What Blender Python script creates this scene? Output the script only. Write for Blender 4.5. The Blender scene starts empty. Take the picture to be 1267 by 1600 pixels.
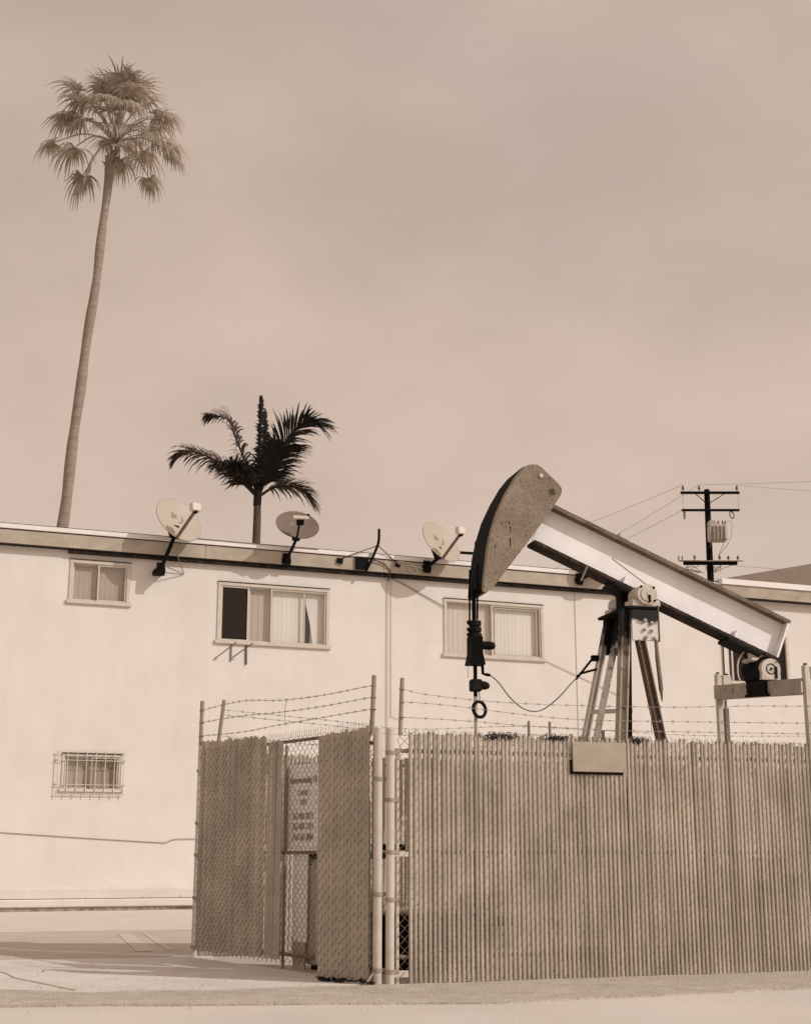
import bpy, math, random
from mathutils import Vector, Matrix, Euler

R = math.radians
random.seed(7)
scene = bpy.context.scene
COL = scene.collection

# ------------------------------------------------------------------ camera
EYE = 0.95
cam_d = bpy.data.cameras.new('camera')
cam_d.sensor_fit = 'HORIZONTAL'
cam_d.sensor_width = 36.0
cam_d.lens = 36.0 * 2200.0 / 1267.0
cam_d.clip_start = 0.1
cam_d.clip_end = 3000
cam = bpy.data.objects.new('camera', cam_d)
cam.location = (0, 0, EYE)
cam.rotation_euler = (R(90 + 13.7), 0, 0)
COL.objects.link(cam)
scene.camera = cam
scene.render.resolution_x = 810
scene.render.resolution_y = 1024

# ------------------------------------------------------------------ world
SUN_EL, SUN_AZ = 35.5, 114.0          # elevation, azimuth clockwise from +Y
world = bpy.data.worlds.new('World')
scene.world = world
world.use_nodes = True
nt = world.node_tree
nt.nodes.clear()
n_out = nt.nodes.new('ShaderNodeOutputWorld')
n_bg = nt.nodes.new('ShaderNodeBackground')
n_sky = nt.nodes.new('ShaderNodeTexSky')
n_sky.sky_type = 'NISHITA'
n_sky.sun_disc = False
n_sky.sun_elevation = R(SUN_EL)
n_sky.sun_rotation = R(SUN_AZ)
n_sky.dust_density = 4.0
n_sky.air_density = 1.2
n_bw = nt.nodes.new('ShaderNodeRGBToBW')
n_pow = nt.nodes.new('ShaderNodeMath'); n_pow.operation = 'POWER'; n_pow.inputs[1].default_value = 0.33
n_mul = nt.nodes.new('ShaderNodeMath'); n_mul.operation = 'MULTIPLY'; n_mul.inputs[1].default_value = 3.16
# thin uneven overcast veil
n_geo = nt.nodes.new('ShaderNodeTexCoord')
n_map = nt.nodes.new('ShaderNodeMapping'); n_map.inputs['Scale'].default_value = (1.0, 1.0, 1.8)
n_noi = nt.nodes.new('ShaderNodeTexNoise')
n_noi.inputs['Scale'].default_value = 4.2
n_noi.inputs['Detail'].default_value = 6
n_noi.inputs['Roughness'].default_value = 0.5
n_mr = nt.nodes.new('ShaderNodeMapRange')
n_mr.inputs['From Min'].default_value = 0.35
n_mr.inputs['From Max'].default_value = 0.66
n_mr.inputs['To Min'].default_value = 0.91
n_mr.inputs['To Max'].default_value = 1.09
n_m2 = nt.nodes.new('ShaderNodeMath'); n_m2.operation = 'MULTIPLY'
n_tint = nt.nodes.new('ShaderNodeVectorMath'); n_tint.operation = 'SCALE'
n_n2 = nt.nodes.new('ShaderNodeTexNoise')
n_n2.inputs['Scale'].default_value = 1.7
n_n2.inputs['Detail'].default_value = 3
n_m3 = nt.nodes.new('ShaderNodeMapRange')
n_m3.inputs['From Min'].default_value = 0.36
n_m3.inputs['From Max'].default_value = 0.62
n_hue = nt.nodes.new('ShaderNodeMix'); n_hue.data_type = 'RGBA'
n_hue.inputs[6].default_value = (1.192, 0.970, 0.852, 1)
n_hue.inputs[7].default_value = (1.230, 0.962, 0.803, 1)
L = nt.links.new
L(n_sky.outputs[0], n_bw.inputs[0])
L(n_bw.outputs[0], n_pow.inputs[0])
L(n_pow.outputs[0], n_mul.inputs[0])
L(n_geo.outputs['Generated'], n_map.inputs[0])
L(n_map.outputs[0], n_noi.inputs['Vector'])
L(n_noi.outputs[0], n_mr.inputs[0])
L(n_mul.outputs[0], n_m2.inputs[0])
L(n_mr.outputs[0], n_m2.inputs[1])
L(n_map.outputs[0], n_n2.inputs['Vector'])
L(n_n2.outputs[0], n_m3.inputs[0])
L(n_m3.outputs[0], n_hue.inputs[0])
L(n_hue.outputs[2], n_tint.inputs[0])
L(n_m2.outputs[0], n_tint.inputs['Scale'])
L(n_tint.outputs[0], n_bg.inputs[0])
n_bg.inputs[1].default_value = 0.12
L(n_bg.outputs[0], n_out.inputs[0])

# ------------------------------------------------------------------ sun
sd = bpy.data.lights.new('sun', 'SUN')
sd.energy = 2.3
sd.angle = R(0.6)
sd.color = (1.0, 0.972, 0.935)
sun = bpy.data.objects.new('sun', sd)
to_sun = Vector((math.sin(R(SUN_AZ)) * math.cos(R(SUN_EL)), math.cos(R(SUN_AZ)) * math.cos(R(SUN_EL)), math.sin(R(SUN_EL))))
sun.rotation_euler = (-to_sun).to_track_quat('-Z', 'Y').to_euler()
sun.location = to_sun * 60
COL.objects.link(sun)

# ------------------------------------------------------------------ exposure
scene.view_settings.view_transform = 'Standard'
scene.view_settings.look = 'None'
scene.view_settings.exposure = 0.0
scene.view_settings.gamma = 1.0
scene.view_settings.use_curve_mapping = False
scene.cycles.use_denoising = True
scene.cycles.max_bounces = 6
scene.cycles.transparent_max_bounces = 12

# ------------------------------------------------------------------ materials
MATS = {}


def sp(v):
    """warm brown-toned linear colour of brightness v"""
    if v < 0.08:
        k = v / 0.08
        a, b = (1.15, 0.96, 0.88), (1.30, 0.95, 0.72)
    elif v < 0.3:
        k = (v - 0.08) / 0.22
        a, b = (1.30, 0.95, 0.72), (1.145, 0.963, 0.745)
    else:
        k = min(1, (v - 0.3) / 0.5)
        a, b = (1.145, 0.963, 0.745), (1.02, 0.993, 0.985)
    return tuple(v * (a[i] * (1 - k) + b[i] * k) for i in range(3)) + (1.0,)


def mat(name, v, rough=0.7, var=0.15, scale=6.0, dark=None, spots=None, bump=0.0, bump_scale=40.0, metallic=0.0,
        random_obj=0.0, stretch=(1, 1, 1), spec=0.3, stain=None, streak=0.0, blotch=None):
    """procedural material: base brightness v, mottled by noise, optional dark speckle and z-band stain"""
    m = bpy.data.materials.new(name)
    m.use_nodes = True
    t = m.node_tree
    b = t.nodes['Principled BSDF']
    b.inputs['Roughness'].default_value = rough
    b.inputs['Metallic'].default_value = metallic
    b.inputs['Specular IOR Level'].default_value = spec
    tc = t.nodes.new('ShaderNodeTexCoord')
    mp = t.nodes.new('ShaderNodeMapping')
    mp.inputs['Scale'].default_value = stretch
    t.links.new(tc.outputs['Object'], mp.inputs[0])
    no = t.nodes.new('ShaderNodeTexNoise')
    no.inputs['Scale'].default_value = scale
    no.inputs['Detail'].default_value = 6
    no.inputs['Roughness'].default_value = 0.6
    t.links.new(mp.outputs[0], no.inputs['Vector'])
    cr = t.nodes.new('ShaderNodeValToRGB')
    cr.color_ramp.elements[0].position = 0.3
    cr.color_ramp.elements[1].position = 0.7
    cr.color_ramp.elements[0].color = sp(v * (1 - var))
    cr.color_ramp.elements[1].color = sp(min(0.95, v * (1 + var)))
    t.links.new(no.outputs[0], cr.inputs[0])
    cur = cr.outputs[0]
    if spots:
        amount, sscale, sv = spots
        n2 = t.nodes.new('ShaderNodeTexNoise')
        n2.inputs['Scale'].default_value = sscale
        n2.inputs['Detail'].default_value = 4
        n2.inputs['Roughness'].default_value = 0.7
        t.links.new(mp.outputs[0], n2.inputs['Vector'])
        r2 = t.nodes.new('ShaderNodeMapRange')
        r2.inputs['From Min'].default_value = 0.62 - amount
        r2.inputs['From Max'].default_value = 0.72 - amount
        t.links.new(n2.outputs[0], r2.inputs[0])
        mx = t.nodes.new('ShaderNodeMix'); mx.data_type = 'RGBA'
        t.links.new(r2.outputs[0], mx.inputs[0])
        t.links.new(cur, mx.inputs[6])
        mx.inputs[7].default_value = sp(sv)
        cur = mx.outputs[2]
    if stain:
        # stain = (axis index, from, to, brightness, raggedness): leaked oil / rust run with its own ragged edge
        ax, lo, hi, sv, rag = stain
        sx = t.nodes.new('ShaderNodeSeparateXYZ')
        t.links.new(tc.outputs['Object'], sx.inputs[0])
        n3 = t.nodes.new('ShaderNodeTexNoise')
        n3.inputs['Scale'].default_value = 9
        n3.inputs['Detail'].default_value = 5
        t.links.new(tc.outputs['Object'], n3.inputs['Vector'])
        ma = t.nodes.new('ShaderNodeMath'); ma.operation = 'MULTIPLY_ADD'
        t.links.new(n3.outputs[0], ma.inputs[0])
        ma.inputs[1].default_value = rag
        t.links.new(sx.outputs[ax], ma.inputs[2])
        r3 = t.nodes.new('ShaderNodeMapRange')
        r3.inputs['From Min'].default_value = lo + rag * 0.5
        r3.inputs['From Max'].default_value = hi + rag * 0.5
        t.links.new(ma.outputs[0], r3.inputs[0])
        mx = t.nodes.new('ShaderNodeMix'); mx.data_type = 'RGBA'
        t.links.new(r3.outputs[0], mx.inputs[0])
        t.links.new(cur, mx.inputs[6])
        mx.inputs[7].default_value = sp(sv)
        cur = mx.outputs[2]
    if streak:
        # faint rain streaks running down the surface
        ms = t.nodes.new('ShaderNodeMapping')
        ms.inputs['Scale'].default_value = (1.3, 1.3, 0.16)
        t.links.new(tc.outputs['Object'], ms.inputs[0])
        n5 = t.nodes.new('ShaderNodeTexNoise')
        n5.inputs['Scale'].default_value = 1.6
        n5.inputs['Detail'].default_value = 7
        n5.inputs['Roughness'].default_value = 0.65
        t.links.new(ms.outputs[0], n5.inputs['Vector'])
        r5 = t.nodes.new('ShaderNodeMapRange')
        r5.inputs['From Min'].default_value = 0.42
        r5.inputs['From Max'].default_value = 0.75
        r5.inputs['To Min'].default_value = 1.0
        r5.inputs['To Max'].default_value = 1.0 - streak * 2.4
        t.links.new(n5.outputs[0], r5.inputs[0])
        v5 = t.nodes.new('ShaderNodeVectorMath'); v5.operation = 'SCALE'
        t.links.new(cur, v5.inputs[0])
        t.links.new(r5.outputs[0], v5.inputs['Scale'])
        cur = v5.outputs[0]
    if blotch:
        # weathering that spreads across neighbouring pieces
        ge = t.nodes.new('ShaderNodeNewGeometry')
        n6 = t.nodes.new('ShaderNodeTexNoise')
        n6.inputs['Scale'].default_value = blotch[0]
        n6.inputs['Detail'].default_value = 8
        n6.inputs['Roughness'].default_value = 0.68
        t.links.new(ge.outputs['Position'], n6.inputs['Vector'])
        r6 = t.nodes.new('ShaderNodeMapRange')
        r6.inputs['From Min'].default_value = 0.35
        r6.inputs['From Max'].default_value = 0.68
        r6.inputs['To Min'].default_value = 1.0 + blotch[1] * 0.4
        r6.inputs['To Max'].default_value = 1.0 - blotch[1]
        t.links.new(n6.outputs[0], r6.inputs[0])
        v6 = t.nodes.new('ShaderNodeVectorMath'); v6.operation = 'SCALE'
        t.links.new(cur, v6.inputs[0])
        t.links.new(r6.outputs[0], v6.inputs['Scale'])
        cur = v6.outputs[0]
    if random_obj:
        oi = t.nodes.new('ShaderNodeObjectInfo')
        rr = t.nodes.new('ShaderNodeMapRange')
        rr.inputs['To Min'].default_value = 1 - random_obj
        rr.inputs['To Max'].default_value = 1 + random_obj
        t.links.new(oi.outputs['Random'], rr.inputs[0])
        vm = t.nodes.new('ShaderNodeVectorMath'); vm.operation = 'SCALE'
        t.links.new(cur, vm.inputs[0])
        t.links.new(rr.outputs[0], vm.inputs['Scale'])
        cur = vm.outputs[0]
    t.links.new(cur, b.inputs['Base Color'])
    if bump:
        n4 = t.nodes.new('ShaderNodeTexNoise')
        n4.inputs['Scale'].default_value = bump_scale
        n4.inputs['Detail'].default_value = 5
        t.links.new(mp.outputs[0], n4.inputs['Vector'])
        bp = t.nodes.new('ShaderNodeBump')
        bp.inputs['Strength'].default_value = bump
        bp.inputs['Distance'].default_value = 0.02
        t.links.new(n4.outputs[0], bp.inputs['Height'])
        t.links.new(bp.outputs[0], b.inputs['Normal'])
    MATS[name] = m
    return m


mat('ground', 0.46, 0.9, 0.12, 1.3, spots=(0.02, 22, 0.36), bump=0.4, bump_scale=30)
mat('verge', 0.48, blotch=(1.5, 0.15), rough=0.95, var=0.14, scale=5, spots=(0.10, 45, 0.32), bump=0.8, bump_scale=60)
mat('road', 0.58, 0.9, 0.08, 1.6, blotch=(0.8, 0.16), spots=(0.0, 35, 0.44), bump=0.3, bump_scale=70)
mat('asphalt', 0.46, 0.9, 0.10, 2.0, spots=(0.08, 60, 0.38), bump=0.5, bump_scale=70)
mat('concrete', 0.62, 0.85, 0.08, 1.5, blotch=(0.9, 0.16), spots=(0.0, 18, 0.48), bump=0.25, bump_scale=40)
mat('footpath', 0.56, 0.85, 0.06, 1.5, spots=(0.0, 14, 0.46), bump=0.2, bump_scale=40)
mat('paint_line', 0.49, 0.8, 0.15, 8)
mat('stucco', 0.655, 0.9, 0.04, 0.55, blotch=(1.1, 0.045), streak=0.022, spots=(-0.06, 3.0, 0.56), bump=0.16, bump_scale=50)
mat('stucco_side', 0.56, 0.9, 0.05, 0.7, bump=0.25, bump_scale=60)
mat('fascia', 0.37, 0.8, 0.12, 2.2, blotch=(2.5, 0.2), spots=(0.0, 7, 0.25), stretch=(0.5, 1, 1.5))
mat('drip_edge', 0.72, 0.5, 0.05, 3)
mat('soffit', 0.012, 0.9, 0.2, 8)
mat('eave_shade', 0.02, 0.9, 0.6, 4, spots=(0.06, 18, 0.10), spec=0.1)
mat('roof_felt', 0.30, 0.9, 0.1, 3)
mat('roof_shingle', 0.16, 0.95, 0.15, 5, spots=(0.08, 40, 0.11), bump=0.5, bump_scale=40)
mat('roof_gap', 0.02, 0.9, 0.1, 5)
mat('plinth', 0.60, 0.85, 0.08, 2, spots=(0.0, 8, 0.40))
mat('gap_shade', 0.26, 0.9, 0.5, 8)
mat('win_frame', 0.50, 0.5, 0.08, 6, spots=(-0.02, 14, 0.36))
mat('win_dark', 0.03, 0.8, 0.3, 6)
mat('blind_light', 0.74, 0.7, 0.04, 2, random_obj=0.05, stretch=(1, 1, 0.2))
mat('blind_mid', 0.60, 0.8, 0.05, 2, random_obj=0.05, stretch=(1, 1, 0.2))
mat('blind_tan', 0.48, 0.8, 0.06, 2, random_obj=0.07, stretch=(1, 1, 0.2))
mat('screen', 0.022, 0.95, 0.5, 90, spots=(0.04, 130, 0.085), spec=0.05)
mat('curtain', 0.40, 0.9, 0.07, 2, spots=(0.0, 160, 0.24))
mat('slat', 0.375, 0.6, 0.10, 1.6, random_obj=0.13, blotch=(2.2, 0.30), stretch=(1, 1, 0.6), spots=(-0.03, 5, 0.29), spec=0.3)
mat('slat_leaf', 0.38, blotch=(2.2, 0.25), rough=0.6, var=0.10, scale=2.2, random_obj=0.06, stretch=(1, 1, 0.6), spots=(0.0, 6, 0.29))
mat('slat_back', 0.38, 0.6, 0.12, 1.6, random_obj=0.12, stretch=(1, 1, 0.6))
mat('wire', 0.20, 0.6, 0.25, 12, metallic=0.3)
mat('barb', 0.26, 0.7, 0.3, 20)
mat('galv', 0.50, 0.5, 0.12, 6, spots=(-0.03, 20, 0.3), spec=0.4)
mat('galv_dull', 0.27, 0.6, 0.15, 9, spots=(0.03, 30, 0.15))
mat('rail', 0.16, 0.7, 0.3, 9)
mat('plate', 0.34, 0.7, 0.06, 4, blotch=(5, 0.1), spots=(-0.03, 60, 0.29))
mat('sign_white', 0.80, 0.7, 0.05, 4)
mat('sign_ink', 0.22, 0.8, 0.2, 60)
mat('bin_dark', 0.012, 0.9, 0.4, 8, spec=0.1)
mat('head_paint', 0.235, 0.8, 0.12, 3.5, spots=(0.09, 70, 0.105), spec=0.12, blotch=(4.0, 0.22), bump=0.15, bump_scale=30)
mat('oil_black', 0.004, 0.75, 0.5, 7, spec=0.08)
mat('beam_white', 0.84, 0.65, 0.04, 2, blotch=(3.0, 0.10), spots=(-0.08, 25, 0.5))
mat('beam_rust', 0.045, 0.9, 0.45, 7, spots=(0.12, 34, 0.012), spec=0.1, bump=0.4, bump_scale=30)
mat('beam_edge', 0.17, 0.85, 0.35, 5, spots=(0.11, 110, 0.035), spec=0.1, bump=0.3, bump_scale=30)
mat('iron_dark', 0.012, 0.75, 0.5, 8, spots=(0.05, 25, 0.004), spec=0.12, bump=0.3)
mat('post_paint', 0.52, 0.75, 0.10, 5, spots=(-0.01, 22, 0.25), stain=(2, 2.95, 3.1, 0.01, 0.5))
mat('post_oily', 0.36, 0.8, 0.2, 5, spots=(0.04, 18, 0.12), stain=(2, 2.75, 3.0, 0.008, 0.7))
mat('post_brown', 0.13, 0.85, 0.2, 6, spots=(0.08, 40, 0.06), spec=0.15)
mat('plate_oily', 0.66, 0.6, 0.08, 5, spots=(-0.02, 18, 0.2), stain=(2, 3.06, 3.13, 0.005, 0.30))
mat('bearing_white', 0.52, 0.7, 0.15, 5, spots=(0.02, 16, 0.06))
mat('equalizer', 0.42, 0.8, 0.15, 5, blotch=(4, 0.3), spots=(0.02, 14, 0.14))
mat('pitman', 0.56, 0.8, 0.15, 5, spots=(0.0, 18, 0.2))
mat('pitman_dark', 0.18, 0.8, 0.25, 5, spots=(0.05, 18, 0.06))
mat('rod_steel', 0.42, 0.45, 0.1, 10, metallic=0.2)
mat('black_rubber', 0.005, 0.7, 0.3, 10, spec=0.1)
mat('dish_pale', 0.37, 0.5, 0.04, 4, spec=0.3)
mat('dish_grey', 0.14, 0.7, 0.08, 6, spots=(0.02, 60, 0.09), spec=0.25)
mat('dish_arm', 0.13, 0.6, 0.2, 8)
mat('dish_mark', 0.22, 0.7, 0.08, 10)
mat('dish_letter', 0.30, 0.7, 0.05, 10)
mat('mast_black', 0.006, 0.8, 0.4, 8, spec=0.1)
mat('lnb_white', 0.56, 0.5, 0.05, 6)
mat('cable_grey', 0.52, 0.6, 0.1, 8)
mat('cable_dark', 0.06, 0.6, 0.2, 8)
mat('cable_mid', 0.17, 0.6, 0.2, 8)
mat('palm_trunk', 0.25, 0.9, 0.25, 3, stretch=(1, 1, 3.5), spots=(0.04, 12, 0.12), bump=0.6, bump_scale=14)
mat('palm_leaf_tan', 0.34, 0.8, 0.3, 3, random_obj=0.2)
mat('king_trunk', 0.075, 0.8, 0.25, 5, stretch=(1, 1, 3))
mat('king_leaf', 0.022, 0.7, 0.35, 3, random_obj=0.25)
mat('king_leaf_tip', 0.07, 0.7, 0.35, 3, random_obj=0.25)
mat('pole_wood', 0.008, 0.95, 0.4, 5, spec=0.08, stretch=(4, 4, 0.6))
mat('transformer', 0.42, 0.55, 0.1, 6)
mat('insulator', 0.10, 0.3, 0.2, 8)
mat('line_wire', 0.32, 0.6, 0.1, 5)
mat('leaf_litter', 0.015, 0.9, 0.6, 12)


def make_translucent(name, amount, gain):
    t = MATS[name].node_tree
    b = t.nodes['Principled BSDF']
    o = [n for n in t.nodes if n.type == 'OUTPUT_MATERIAL'][0]
    src = b.inputs['Base Color'].links[0].from_socket
    tr = t.nodes.new('ShaderNodeBsdfTranslucent')
    g = t.nodes.new('ShaderNodeVectorMath'); g.operation = 'SCALE'
    g.inputs['Scale'].default_value = gain
    t.links.new(src, g.inputs[0])
    t.links.new(g.outputs[0], tr.inputs[0])
    mx = t.nodes.new('ShaderNodeMixShader')
    mx.inputs[0].default_value = amount
    t.links.new(b.outputs[0], mx.inputs[1])
    t.links.new(tr.outputs[0], mx.inputs[2])
    t.links.new(mx.outputs[0], o.inputs[0])


make_translucent('king_leaf', 0.35, 2.0)
make_translucent('king_leaf_tip', 0.45, 2.0)
make_translucent('palm_leaf_tan', 0.4, 1.3)


def glass_mat():
    m = bpy.data.materials.new('window_glass')
    m.use_nodes = True
    t = m.node_tree
    t.nodes.clear()
    o = t.nodes.new('ShaderNodeOutputMaterial')
    tr = t.nodes.new('ShaderNodeBsdfTransparent')
    tr.inputs[0].default_value = (0.93, 0.92, 0.90, 1)
    gl = t.nodes.new('ShaderNodeBsdfGlossy')
    gl.inputs['Roughness'].default_value = 0.02
    mx = t.nodes.new('ShaderNodeMixShader')
    mx.inputs[0].default_value = 0.10
    t.links.new(tr.outputs[0], mx.inputs[1])
    t.links.new(gl.outputs[0], mx.inputs[2])
    t.links.new(mx.outputs[0], o.inputs[0])
    MATS['glass'] = m


glass_mat()

# ------------------------------------------------------------------ mesh helpers


class MB:
    def __init__(self):
        self.v, self.f, self.smooth = [], [], []

    def add(self, verts, faces, smooth=False):
        o = len(self.v)
        self.v += [tuple(p) for p in verts]
        for f in faces:
            self.f.append([i + o for i in f])
            self.smooth.append(smooth)
        return self

    def box(self, x0, x1, y0, y1, z0, z1, M=None):
        p = [Vector(q) for q in ((x0, y0, z0), (x1, y0, z0), (x1, y1, z0), (x0, y1, z0), (x0, y0, z1), (x1, y0, z1), (x1, y1, z1), (x0, y1, z1))]
        if M is not None:
            p = [M @ q for q in p]
        return self.add(p, [(0, 3, 2, 1), (4, 5, 6, 7), (0, 1, 5, 4), (1, 2, 6, 5), (2, 3, 7, 6), (3, 0, 4, 7)])

    def cbox(self, x0, x1, y0, y1, z0, z1, c=0.01, M=None):
        """box with chamfered edges"""
        pts = []
        faces = []
        xs, ys, zs = (x0, x1), (y0, y1), (z0, z1)
        idx = {}
        for a in (0, 1):
            for b in (0, 1):
                for d in (0, 1):
                    sx, sy, sz = (1 if a == 0 else -1), (1 if b == 0 else -1), (1 if d == 0 else -1)
                    base = Vector((xs[a], ys[b], zs[d]))
                    idx[(a, b, d, 'x')] = len(pts); pts.append(base + Vector((0, sy * c, sz * c)))
                    idx[(a, b, d, 'y')] = len(pts); pts.append(base + Vector((sx * c, 0, sz * c)))
                    idx[(a, b, d, 'z')] = len(pts); pts.append(base + Vector((sx * c, sy * c, 0)))
        I = idx
        for a in (0, 1):
            q = [I[(a, 0, 0, 'x')], I[(a, 1, 0, 'x')], I[(a, 1, 1, 'x')], I[(a, 0, 1, 'x')]]
            faces.append(q if a == 1 else q[::-1])
            q = [I[(0, a, 0, 'y')], I[(1, a, 0, 'y')], I[(1, a, 1, 'y')], I[(0, a, 1, 'y')]]
            faces.append(q if a == 0 else q[::-1])
            q = [I[(0, 0, a, 'z')], I[(1, 0, a, 'z')], I[(1, 1, a, 'z')], I[(0, 1, a, 'z')]]
            faces.append(q if a == 1 else q[::-1])
        for a in (0, 1):
            for b in (0, 1):
                faces.append([I[(a, b, 0, 'x')], I[(a, b, 0, 'y')], I[(a, b, 1, 'y')], I[(a, b, 1, 'x')]])
                faces.append([I[(a, 0, b, 'x')], I[(a, 0, b, 'z')], I[(a, 1, b, 'z')], I[(a, 1, b, 'x')]])
                faces.append([I[(0, a, b, 'y')], I[(0, a, b, 'z')], I[(1, a, b, 'z')], I[(1, a, b, 'y')]])
                for d in (0, 1):
                    faces.append([I[(a, b, d, 'x')], I[(a, b, d, 'y')], I[(a, b, d, 'z')]])
        if M is not None:
            pts = [M @ p for p in pts]
        return self.add(pts, faces)

    def prism(self, prof, y0, y1):
        """profile of (x, z) extruded along y"""
        n = len(prof)
        vs = [(x, y0, z) for x, z in prof] + [(x, y1, z) for x, z in prof]
        fs = [list(range(n)), list(range(2 * n - 1, n - 1, -1))]
        for i in range(n):
            j = (i + 1) % n
            fs.append([i, i + n, j + n, j])
        return self.add(vs, fs)

    def bar(self, p, q, w, d, up=(0, 0, 1)):
        """rectangular bar from p to q, width w (sideways), depth d"""
        p, q = Vector(p), Vector(q)
        t = (q - p)
        ln = t.length
        t.normalize()
        up = Vector(up)
        s = t.cross(up)
        if s.length < 1e-4:
            s = t.cross(Vector((1, 0, 0)))
        s.normalize()
        u = s.cross(t)
        vs = []
        for e in (p, q):
            for a, b in ((-1, -1), (1, -1), (1, 1), (-1, 1)):
                vs.append(e + s * (a * w / 2) + u * (b * d / 2))
        return self.add(vs, [(0, 1, 2, 3), (7, 6, 5, 4), (0, 4, 5, 1), (1, 5, 6, 2), (2, 6, 7, 3), (3, 7, 4, 0)])

    def tube(self, pts, r, n=8, caps=True, smooth=True):
        pts = [Vector(p) for p in pts]
        rs = r if isinstance(r, (list, tuple)) else [r] * len(pts)
        vs, fs = [], []
        t0 = (pts[1] - pts[0]).normalized()
        ref = Vector((0, 0, 1)) if abs(t0.z) < 0.9 else Vector((1, 0, 0))
        s = t0.cross(ref).normalized()
        for i, p in enumerate(pts):
            a = pts[max(0, i - 1)]
            b = pts[min(len(pts) - 1, i + 1)]
            t = (b - a).normalized()
            s = (s - t * s.dot(t))
            if s.length < 1e-5:
                s = t.orthogonal()
            s.normalize()
            u = t.cross(s)
            for k in range(n):
                an = 2 * math.pi * k / n
                vs.append(p + (s * math.cos(an) + u * math.sin(an)) * rs[i])
        for i in range(len(pts) - 1):
            for k in range(n):
                j = (k + 1) % n
                fs.append([i * n + k, i * n + j, (i + 1) * n + j, (i + 1) * n + k])
        self.add(vs, fs, smooth)
        if caps:
            self.add(vs[:n], [list(range(n))[::-1]])
            self.add(vs[-n:], [list(range(n))])
        return self

    def cyl(self, p, q, r, n=16, r2=None):
        return self.tube([p, q], [r, r if r2 is None else r2], n)

    def sphere(self, c, r, seg=10, rings=6, sc=(1, 1, 1)):
        vs, fs = [], []
        for i in range(rings + 1):
            th = math.pi * i / rings
            for k in range(seg):
                ph = 2 * math.pi * k / seg
                vs.append((c[0] + r * sc[0] * math.sin(th) * math.cos(ph), c[1] + r * sc[1] * math.sin(th) * math.sin(ph), c[2] + r * sc[2] * math.cos(th)))
        for i in range(rings):
            for k in range(seg):
                j = (k + 1) % seg
                fs.append([i * seg + k, (i + 1) * seg + k, (i + 1) * seg + j, i * seg + j])
        return self.add(vs, fs, True)

    def torus(self, c, R0, r, axis=(0, 1, 0), n=24, m=8):
        ax = Vector(axis).normalized()
        s = ax.orthogonal().normalized()
        u = ax.cross(s)
        vs, fs = [], []
        for i in range(n):
            a = 2 * math.pi * i / n
            d = s * math.cos(a) + u * math.sin(a)
            for k in range(m):
                b = 2 * math.pi * k / m
                vs.append(Vector(c) + d * (R0 + r * math.cos(b)) + ax * (r * math.sin(b)))
        for i in range(n):
            for k in range(m):
                i2, k2 = (i + 1) % n, (k + 1) % m
                fs.append([i * m + k, i2 * m + k, i2 * m + k2, i * m + k2])
        return self.add(vs, fs, True)

    def mesh(self, name, material, scale=1.0, off=(0, 0, 0)):
        me = bpy.data.meshes.new(name)
        vs = self.v
        if scale != 1.0 or off != (0, 0, 0):
            vs = [(x * scale + off[0], y * scale + off[1], z * scale + off[2]) for x, y, z in vs]
        me.from_pydata(vs, [], self.f)
        me.polygons.foreach_set('use_smooth', self.smooth)
        me.validate()
        me.update()
        if material:
            me.materials.append(MATS[material])
        return me

    def build(self, name, material, parent=None, **kw):
        return obj(name, self.mesh(name, material, **kw), parent)


def obj(name, me, parent=None, loc=None, rot=None, scale=None):
    o = bpy.data.objects.new(name, me)
    COL.objects.link(o)
    if parent:
        o.parent = parent
    if loc:
        o.location = loc
    if rot:
        o.rotation_euler = rot
    if scale:
        o.scale = scale
    return o


def tag(o, label, cat, group=None):
    o['label'] = label
    o['category'] = cat
    if group:
        o['group'] = group
    return o


def empty(name, loc, rz=0.0):
    o = bpy.data.objects.new(name, None)
    o.location = loc
    o.rotation_euler = (0, 0, R(rz))
    COL.objects.link(o)
    return o


def struct(name, me_builder, material):
    o = me_builder.build(name, material)
    o['kind'] = 'structure'
    return o


def text_mesh(body, size, material, spacing=1.0):
    cu = bpy.data.curves.new('lettering', 'FONT')
    cu.body = body
    cu.size = size
    cu.align_x = 'CENTER'
    cu.align_y = 'CENTER'
    cu.extrude = 0.001
    cu.space_character = spacing
    to = bpy.data.objects.new('lettering', cu)
    COL.objects.link(to)
    dg = bpy.context.evaluated_depsgraph_get()
    me = bpy.data.meshes.new_from_object(to.evaluated_get(dg))
    bpy.data.objects.remove(to)
    me.materials.clear()
    me.materials.append(MATS[material])
    return me


def smooth_path(pts, n=6):
    """Catmull-Rom through points"""
    P = [Vector(p) for p in pts]
    P = [P[0] * 2 - P[1]] + P + [P[-1] * 2 - P[-2]]
    out = []
    for i in range(1, len(P) - 2):
        for k in range(n):
            t = k / n
            a, b, c, d = P[i - 1], P[i], P[i + 1], P[i + 2]
            out.append(0.5 * ((2 * b) + (c - a) * t + (2 * a - 5 * b + 4 * c - d) * t * t + (3 * b - a - 3 * c + d) * t ** 3))
    out.append(P[-2])
    return out


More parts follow.
